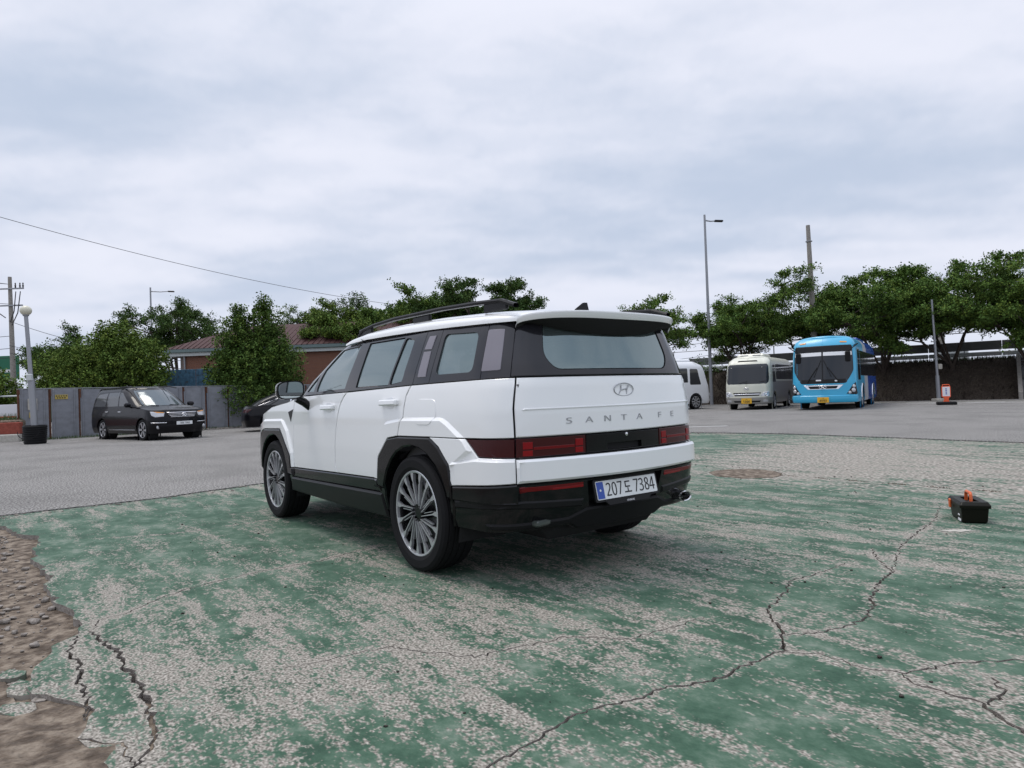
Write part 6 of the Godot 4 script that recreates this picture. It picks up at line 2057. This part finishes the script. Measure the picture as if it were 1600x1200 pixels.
# ---------- right side ----------
func build_right_side() -> void:
	# bank: its foot runs from beside the steps back behind the minibuses
	var a := Vector3(33.0, 0, -27.5)
	var b := Vector3(7.0, 0, -46.5)
	var mb := MB.new()
	var back := Vector3(0.59, 0, -0.807)
	var rng := RandomNumberGenerator.new()
	rng.seed = 5
	var nz := FastNoiseLite.new()
	nz.frequency = 0.5
	var g := []
	for i in 71:
		var p := a.lerp(b, i / 70.0)
		var row := []
		for j in 13:
			var s := j / 12.0
			var q := p + back * (s * 4.4 + (14.0 if j == 12 else 0.0))
			var y := 2.1 * smoothstep(0.0, 0.95, s)
			row.append(q + Vector3(0, y + (nz.get_noise_3dv(q * 2.0) * 0.22 if j > 0 and j < 12 else 0.0), 0))
		g.append(row)
	mb.grid(g, Vector3.UP)
	tag(part(mb, "embankment", M.brush_slope), "brown brushy embankment behind the parked buses", "embankment", "", "structure")
	# dead brush: short stalks and leaf litter standing on the bank
	var br := MB.new()
	for i in 16000:
		var s := rng.randf()
		var u := rng.randf()
		var q := a.lerp(b, u) + back * s * 4.2 + Vector3(0, 2.1 * smoothstep(0.0, 0.95, s * 0.955), 0)
		var l := rng.randf_range(0.08, 0.42)
		var d := Vector3(rng.randfn() * 0.7, 0.8, rng.randfn() * 0.7).normalized() * l
		br.ftri(q + Vector3(-0.02, -0.03, 0), q + Vector3(0.02, -0.03, 0.01), q + d)
	tag(part(br, "dry_brush", M.bark), "dry stalks and litter covering the embankment", "brush", "", "stuff")
	var gr := MB.new()
	for i in 5000:
		var u := rng.randf()
		var q := a.lerp(b, u) + back * rng.randf_range(3.9, 4.7) + Vector3(0, 2.05, 0)
		gr.ftri(q + Vector3(-0.025, -0.03, 0), q + Vector3(0.025, -0.03, 0.01), q + Vector3(rng.randfn() * 0.08, rng.randf_range(0.1, 0.35), rng.randfn() * 0.08))
	tag(part(gr, "bank_grass", M.grass), "green grass along the top of the embankment", "grass", "", "stuff")
	# road barrier on top
	var bt := atan2(-(a - b).z, (a - b).x)
	var rb := node("road_barrier", b + back * 6.0 + Vector3(0, 2.08, 0), bt)
	tag(rb, "long grey road barrier with pale lower rail on top of the embankment", "barrier")
	var ln := a.distance_to(b)
	for i in 9:
		var x := (i + 0.5) * ln / 9.0
		part(MB.new().box(Vector3(x, 0.88, 0), Vector3(ln / 9.0 - 0.02, 0.52, 0.08), Basis.IDENTITY, 0.02), "panel", M.road_grey, rb)
		part(MB.new().box(Vector3(x, 0.40, 0.05), Vector3(ln / 9.0 - 0.02, 0.24, 0.12), Basis.IDENTITY, 0.04), "rail", M.fascia_white, rb)
		part(MB.new().tube([Vector3(x, -0.1, -0.05), Vector3(x, 1.7, -0.05)], [0.04, 0.035], 6), "post", M.galvanised, rb)
	part(MB.new().tube([Vector3(0, 1.68, -0.05), Vector3(ln, 1.68, -0.05)], [0.025, 0.025], 6), "hand_rail", M.galvanised, rb)
	# steps up the bank
	var st := node("concrete_steps", a.lerp(b, 0.285) + Vector3(0, 0.0, 0), bt)
	tag(st, "dark steps with concrete side walls climbing the embankment", "steps")
	for s in [-0.85, 0.85]:
		mb = MB.new()
		mb.prism(V([0.25, -0.1, -4.3, -0.1, -4.3, 2.35, -3.9, 2.35, 0.25, 0.35]), Transform3D(Basis(Vector3(0, 0, 1), Vector3(0, 1, 0), Vector3(-1, 0, 0)), Vector3(s + 0.09, 0, 0)), 0.18)
		part(mb, "side_wall", M.pole_concrete, st)
	for i in 14: part(MB.new().box(Vector3(0, 0.1 + i * 0.15 - 0.05, 0.05 - i * 0.30), Vector3(1.5, 0.3, 0.3), Basis.IDENTITY, 0.01), "step", M.road_grey, st)
	# poles
	street_light(Vector3(12.4, 0, -42.5), 11.9, 0.75, "tall slim grey street light rising behind the cream minibus")
	var cp := node("concrete_pole", Vector3(18.0, 0, -40.5))
	tag(cp, "bare tapering concrete pole rising out of the trees behind the coach", "pole")
	post_pole(cp, "pole", Vector3(0.12, -0.1, 0), Vector3(-0.05, 10.55, 0), 0.21, 0.115, M.pole_concrete, 14)
	part(MB.new().lathe([Vector2(0.15, 0), Vector2(0.19, 0.01), Vector2(0.19, 0.06), Vector2(0.15, 0.07)], Transform3D(Basis(Vector3.RIGHT, -PI / 2), Vector3(-0.03, 9.55, 0)), 14), "band", M.galvanised, cp)
	var fp := node("concrete_pole", Vector3(33.5, 0, -53))
	tag(fp, "far concrete pole beyond the road barrier between the slope trees", "pole")
	post_pole(fp, "pole", Vector3(0, 0, 0), Vector3(0, 9.0, 0), 0.26, 0.2, M.pole_concrete, 12)
	var lp := node("lamp_post", Vector3(21.8, 0.014, -34.9))
	tag(lp, "slim grey lamp post with a small box behind the orange sign", "lamp post")
	post_pole(lp, "pole", Vector3(0, 0, 0), Vector3(-0.02, 1.3, 0), 0.10, 0.09, M.galvanised)
	post_pole(lp, "pole", Vector3(-0.02, 1.3, 0), Vector3(-0.14, 5.2, 0), 0.06, 0.05, M.galvanised)
	part(MB.new().box(Vector3(0.1, 1.75, 0.06), Vector3(0.17, 0.26, 0.14), Basis.IDENTITY, 0.02), "switch_box", M.kerb_white, lp)
	part(MB.new().box(Vector3(0, 0.05, 0), Vector3(0.5, 0.14, 0.5), Basis.IDENTITY, 0.03), "footing", M.kerb_white, lp)
	mb = MB.new()
	for q in [[4.6, -3], [5.4, -2], [6.0, -3], [6.7, -1], [3.6, -4]]:
		cable("power_line", "thin power line crossing behind the lone airy tree", Vector3(4.0, q[0] - 0.6, -55 + q[1]), Vector3(24, q[0] + 1.5 + 0.4 * q[1] * 0.2, -52), 0.4, 0.016, "power lines behind the minibuses")
	# far shed in front of the barrier, seen between the trunks
	var fs := node("far_cabin", Vector3(29.5, 2.1, -46.0), bt)
	tag(fs, "pale flat roofed cabin seen between the slope trees", "building")
	part(MB.new().box(Vector3(0, 0.65, -3), Vector3(2.0, 1.5, 1.6), Basis.IDENTITY, 0.02), "wall", M.fascia_white, fs)
	part(MB.new().box(Vector3(0, 1.46, -3), Vector3(2.3, 0.12, 1.9), Basis.IDENTITY, 0.02), "roof", M.galvanised, fs)

# ---------- small things ----------
func build_small() -> void:
	# tool box
	var t := node("tool_box", Vector3(3.60, 0, -5.44), deg_to_rad(70))
	t.scale = Vector3.ONE * 0.93
	tag(t, "black plastic tool box with orange handle and latch on the green slab", "tool box")
	var mb := MB.new()
	var ring := func(w: float, l: float) -> PackedVector2Array: return Hull.rounded(PackedVector2Array([Vector2(-l, -w), Vector2(l, -w), Vector2(l, w), Vector2(-l, w)]), 0.02)
	var lv := [[0.084, 0.165, 0.0], [0.092, 0.178, 0.012], [0.100, 0.192, 0.125], [0.112, 0.206, 0.128], [0.114, 0.208, 0.150], [0.112, 0.205, 0.156], [0.108, 0.200, 0.162], [0.100, 0.188, 0.176]]
	var rows := []
	for q in lv:
		var r: PackedVector2Array = ring.call(q[0], q[1])
		var row := []
		for p in r: row.append(Vector3(p.x, q[2], p.y))
		row.append(row[0])
		rows.append(row)
	for i in rows.size() - 1:
		for j in rows[0].size() - 1:
			mb.quad(rows[i][j], rows[i][j + 1], rows[i + 1][j + 1], rows[i + 1][j], rows[i][j] * Vector3(1, 0, 1) + Vector3(0, 0.1 if i > 5 else 0.0, 0))
	mb.prism(ring.call(0.084, 0.165), Transform3D(Basis(Vector3(1, 0, 0), Vector3(0, 0, 1), Vector3(0, -1, 0)), Vector3(0, 0.001, 0)), 0.001)
	part(mb, "body", M.toolbox_black, t)
	mb = MB.new()
	# lid top with the sunk tray round the handle
	mb.box(Vector3(0, 0.172, 0.070), Vector3(0.37, 0.012, 0.058), Basis.IDENTITY, 0.003)
	mb.box(Vector3(0, 0.172, -0.070), Vector3(0.37, 0.012, 0.058), Basis.IDENTITY, 0.003)
	mb.box(Vector3(0.145, 0.172, 0), Vector3(0.08, 0.012, 0.09), Basis.IDENTITY, 0.003)
	mb.box(Vector3(-0.165, 0.172, 0), Vector3(0.045, 0.012, 0.09), Basis.IDENTITY, 0.003)
	mb.box(Vector3(0, 0.150, 0), Vector3(0.36, 0.012, 0.15), Basis.IDENTITY, 0.003)
	part(mb, "lid", M.toolbox_black, t)
	mb = MB.new()
	mb.tube([Vector3(-0.075, 0.155, 0), Vector3(-0.072, 0.215, 0), Vector3(-0.055, 0.235, 0), Vector3(0.055, 0.235, 0), Vector3(0.072, 0.215, 0), Vector3(0.075, 0.155, 0)], [0.013, 0.013, 0.014, 0.014, 0.013, 0.013], 10)
	part(mb, "handle", M.toolbox_orange, t)
	for s in [-1.0, 1.0]:
		part(MB.new().box(Vector3(0.10, 0.125, s * 0.117), Vector3(0.045, 0.075, 0.016), Basis.IDENTITY, 0.005), "latch", M.toolbox_orange, t)
	for q in [[0.11, 0.062, 0.050, 0.013], [0.115, 0.022, 0.085, 0.020]]:
		part(MB.new().box(Vector3(-q[0], q[1], -0.0965 - q[1] * 0.06), Vector3(q[2], q[3], 0.003), Basis(Vector3.RIGHT, 0.06), 0.0005), "label", M.sign_white, t)
	# orange sign stand
	var o := node("sign_stand", Vector3(18.5, 0.014, -29.1), deg_to_rad(-25))
	tag(o, "orange plastic sign stand on a black rubber base by the slope", "sign")
	part(MB.new().box(Vector3(0, 0.07, 0), Vector3(0.72, 0.14, 0.46), Basis.IDENTITY, 0.03), "base", M.matte_black, o)
	mb = MB.new()
	mb.prism(V([-0.11, 0.14, 0.11, 0.14, 0.08, 0.24, 0.12, 0.34, -0.12, 0.34, -0.08, 0.24]), Transform3D(Basis.IDENTITY, Vector3(0, 0, -0.04)), 0.08)
	part(mb, "neck", M.orange_plastic, o)
	mb = MB.new()
	mb.prism(Hull.rounded(V([-0.165, 0.33, 0.165, 0.33, 0.165, 0.80, -0.165, 0.80]), 0.04), Transform3D(Basis.IDENTITY, Vector3(0, 0, -0.035)), 0.07)
	mb.tube([Vector3(-0.13, 0.79, 0), Vector3(-0.12, 0.86, 0), Vector3(0.12, 0.86, 0), Vector3(0.13, 0.79, 0)], [0.018, 0.018, 0.018, 0.018], 8)
	part(mb, "frame", M.orange_plastic, o)
	part(MB.new().box(Vector3(0, 0.57, 0.037), Vector3(0.27, 0.40, 0.006), Basis.IDENTITY, 0.002), "board", M.sign_white, o)
	mb = MB.new()
	for i in 4: mb.box(Vector3(0.0, 0.68 - i * 0.07, 0.042), Vector3(0.05, 0.045, 0.004), Basis(Vector3(0, 0, 1), 0.1 * i), 0.001)
	part(mb, "lettering", M.plate_blue, o)
	# stones: loose gravel on the bare earth, rubble at the fence
	var rng := RandomNumberGenerator.new()
	rng.seed = 9
	var sm := MB.new()
	var pts := []
	for i in 10: pts.append(Vector3(rng.randfn(), rng.randfn() * 0.6, rng.randfn()).normalized() * rng.randf_range(0.7, 1.0))
	var sg := []
	for i in 7:
		var row := []
		for j in 10:
			var a := PI * i / 6.0
			var b := TAU * j / 9.0
			var d := Vector3(sin(a) * cos(b), cos(a) * 0.6, sin(a) * sin(b))
			var r := 1.0
			for p in pts: r = minf(r, 0.62 / maxf(d.normalized().dot(p.normalized()), 0.3))
			row.append(d * r)
		sg.append(row)
	for i in 6:
		for j in 9: sm.quad(sg[i][j], sg[i][j + 1], sg[i + 1][j + 1], sg[i + 1][j], sg[i][j] + sg[i + 1][j + 1])
	var stone := sm.mesh()
	var lots := [["gravel", "loose brown gravel on the bare earth beside the broken slab edge", 2600, 0], ["rubble", "loose stones lying along the foot of the panel fence", 500, 1], ["grit", "small stones and crumbs lying on the green slab", 420, 2], ["verge_gravel", "crumbled asphalt along the edge of the green slab", 900, 3]]
	for q in lots:
		var mm := MultiMesh.new()
		mm.transform_format = MultiMesh.TRANSFORM_3D
		mm.mesh = stone
		var xf := []
		var guard := 0
		while xf.size() < q[2] and guard < 60000:
			guard += 1
			var p := Vector3.ZERO
			var s := 0.01
			if q[3] == 0:
				p = Vector3(rng.randf_range(-5.5, -1.2), -0.038, rng.randf_range(-6.8, -1.6))
				# stay left of the broken edge
				var ex := lerpf(-1.35, -2.35, clampf((-p.z - 2.1) / 1.4, 0, 1)) if p.z > -3.5 else lerpf(-2.35, -5.2, (-p.z - 3.5) / 3.3)
				if p.x > ex + 0.05: continue
				s = 0.006 + 0.028 * pow(rng.randf(), 4.0)
			elif q[3] == 1:
				p = Vector3(-18.5, 0.012, -25.0).lerp(Vector3(-9, 0.012, -35), rng.randf_range(0.3, 1.0)) + Vector3(0.7, 0, 0.7) * rng.randf_range(0.1, 0.7)
				s = rng.randf_range(0.02, 0.09)
			elif q[3] == 2:
				p = Vector3(rng.randf_range(-3.5, 5.0), 0.0, -rng.randf_range(2.2, 10.0))
				if p.x < -1.0 - (-p.z - 2.0) * 0.55: continue
				s = 0.003 + 0.010 * pow(rng.randf(), 3.0)
			else:
				p = Vector3(-9.0, 0.0, -4.1).lerp(Vector3(4.51, 0.0, -17.0), rng.randf()) + Vector3(0.69, 0, 0.72) * rng.randf_range(-0.05, 0.32)
				s = 0.005 + 0.022 * pow(rng.randf(), 3.0)
			xf.append(Transform3D(Basis(Vector3.UP, rng.randf() * TAU).scaled(Vector3(s * rng.randf_range(0.8, 1.5), s, s)), p + Vector3(0, s * 0.3, 0)))
		mm.instance_count = xf.size()
		for i in xf.size(): mm.set_instance_transform(i, xf[i])
		var mi := MultiMeshInstance3D.new()
		mi.multimesh = mm; mi.material_override = M.stone if q[3] != 2 else M.crack_soil
		mi.name = q[0]
		add_child(mi)
		tag(mi, q[1], "gravel", "", "stuff")
	# broken gutter stone at the corner of the bare earth
	mb = MB.new()
	mb.prism(V([-3.2, -3.94, -2.43, -3.16, -1.90, -2.60, -1.94, -2.55, -2.48, -3.10, -3.27, -3.88]), Transform3D(Basis(Vector3(1, 0, 0), Vector3(0, 0, 1), Vector3(0, -1, 0)), Vector3(0, -0.022, 0)), 0.03)
	tag(part(mb, "gutter_stone", M.dirt), "broken concrete gutter edge sunk in the bare earth", "kerb")
	# round patch of old concrete where the joint meets the slab
	mb = MB.new()
	var disc := PackedVector2Array()
	for i in 28: disc.append(Vector2(cos(TAU * i / 28.0) * 0.44 * rng.randf_range(0.9, 1.06), sin(TAU * i / 28.0) * 0.50 * rng.randf_range(0.9, 1.06)))
	mb.prism(disc, Transform3D(Basis(Vector3(1, 0, 0), Vector3(0, 0, 1), Vector3(0, -1, 0)), Vector3(2.95, 0.006, -8.75)), 0.02)
	tag(part(mb, "concrete_patch", M.dirt), "round rough brown concrete patch set in the slab joint", "patch", "", "structure")
	for q in [[3.26, -5.05, 0.13, 0.045]]:
		mb = MB.new()
		var sp := PackedVector2Array()
		for i in 26: sp.append(Vector2(cos(TAU * i / 26.0) * q[2], sin(TAU * i / 26.0) * q[3]) * rng.randf_range(0.55, 1.15))
		mb.prism(sp, Transform3D(Basis(Vector3(1, 0, 0), Vector3(0, 0, 1), Vector3(0, -1, 0)), Vector3(q[0], 0.004, q[1])), 0.003)
		tag(part(mb, "paint_spill", M.kerb_white), "ragged splash of white paint on the slab " + ("in front of the tool box" if q[0] > 3 else "beside a crack"), "paint mark", "", "structure")
	tuft_joint(rng)
	print("clumps ", total)
func tuft_joint(rng: RandomNumberGenerator) -> void:
	var mb := MB.new()
	for i in 700:
		var s := rng.randf()
		var p := Vector3(3.3, 0.0, -8.5).lerp(Vector3(5.2, 0.0, -6.1), s) + Vector3(rng.randfn() * 0.02, 0, rng.randfn() * 0.02)
		if fmod(s * 7.3, 1.0) > 0.45: continue
		mb.ftri(p + Vector3(-0.006, -0.01, 0), p + Vector3(0.006, -0.01, 0.003), p + Vector3(rng.randfn() * 0.02, rng.randf_range(0.004, 0.014), rng.randfn() * 0.02))
	tag(part(mb, "dry_moss", M.dirt), "dry moss and litter growing in the slab joint", "moss", "", "stuff")
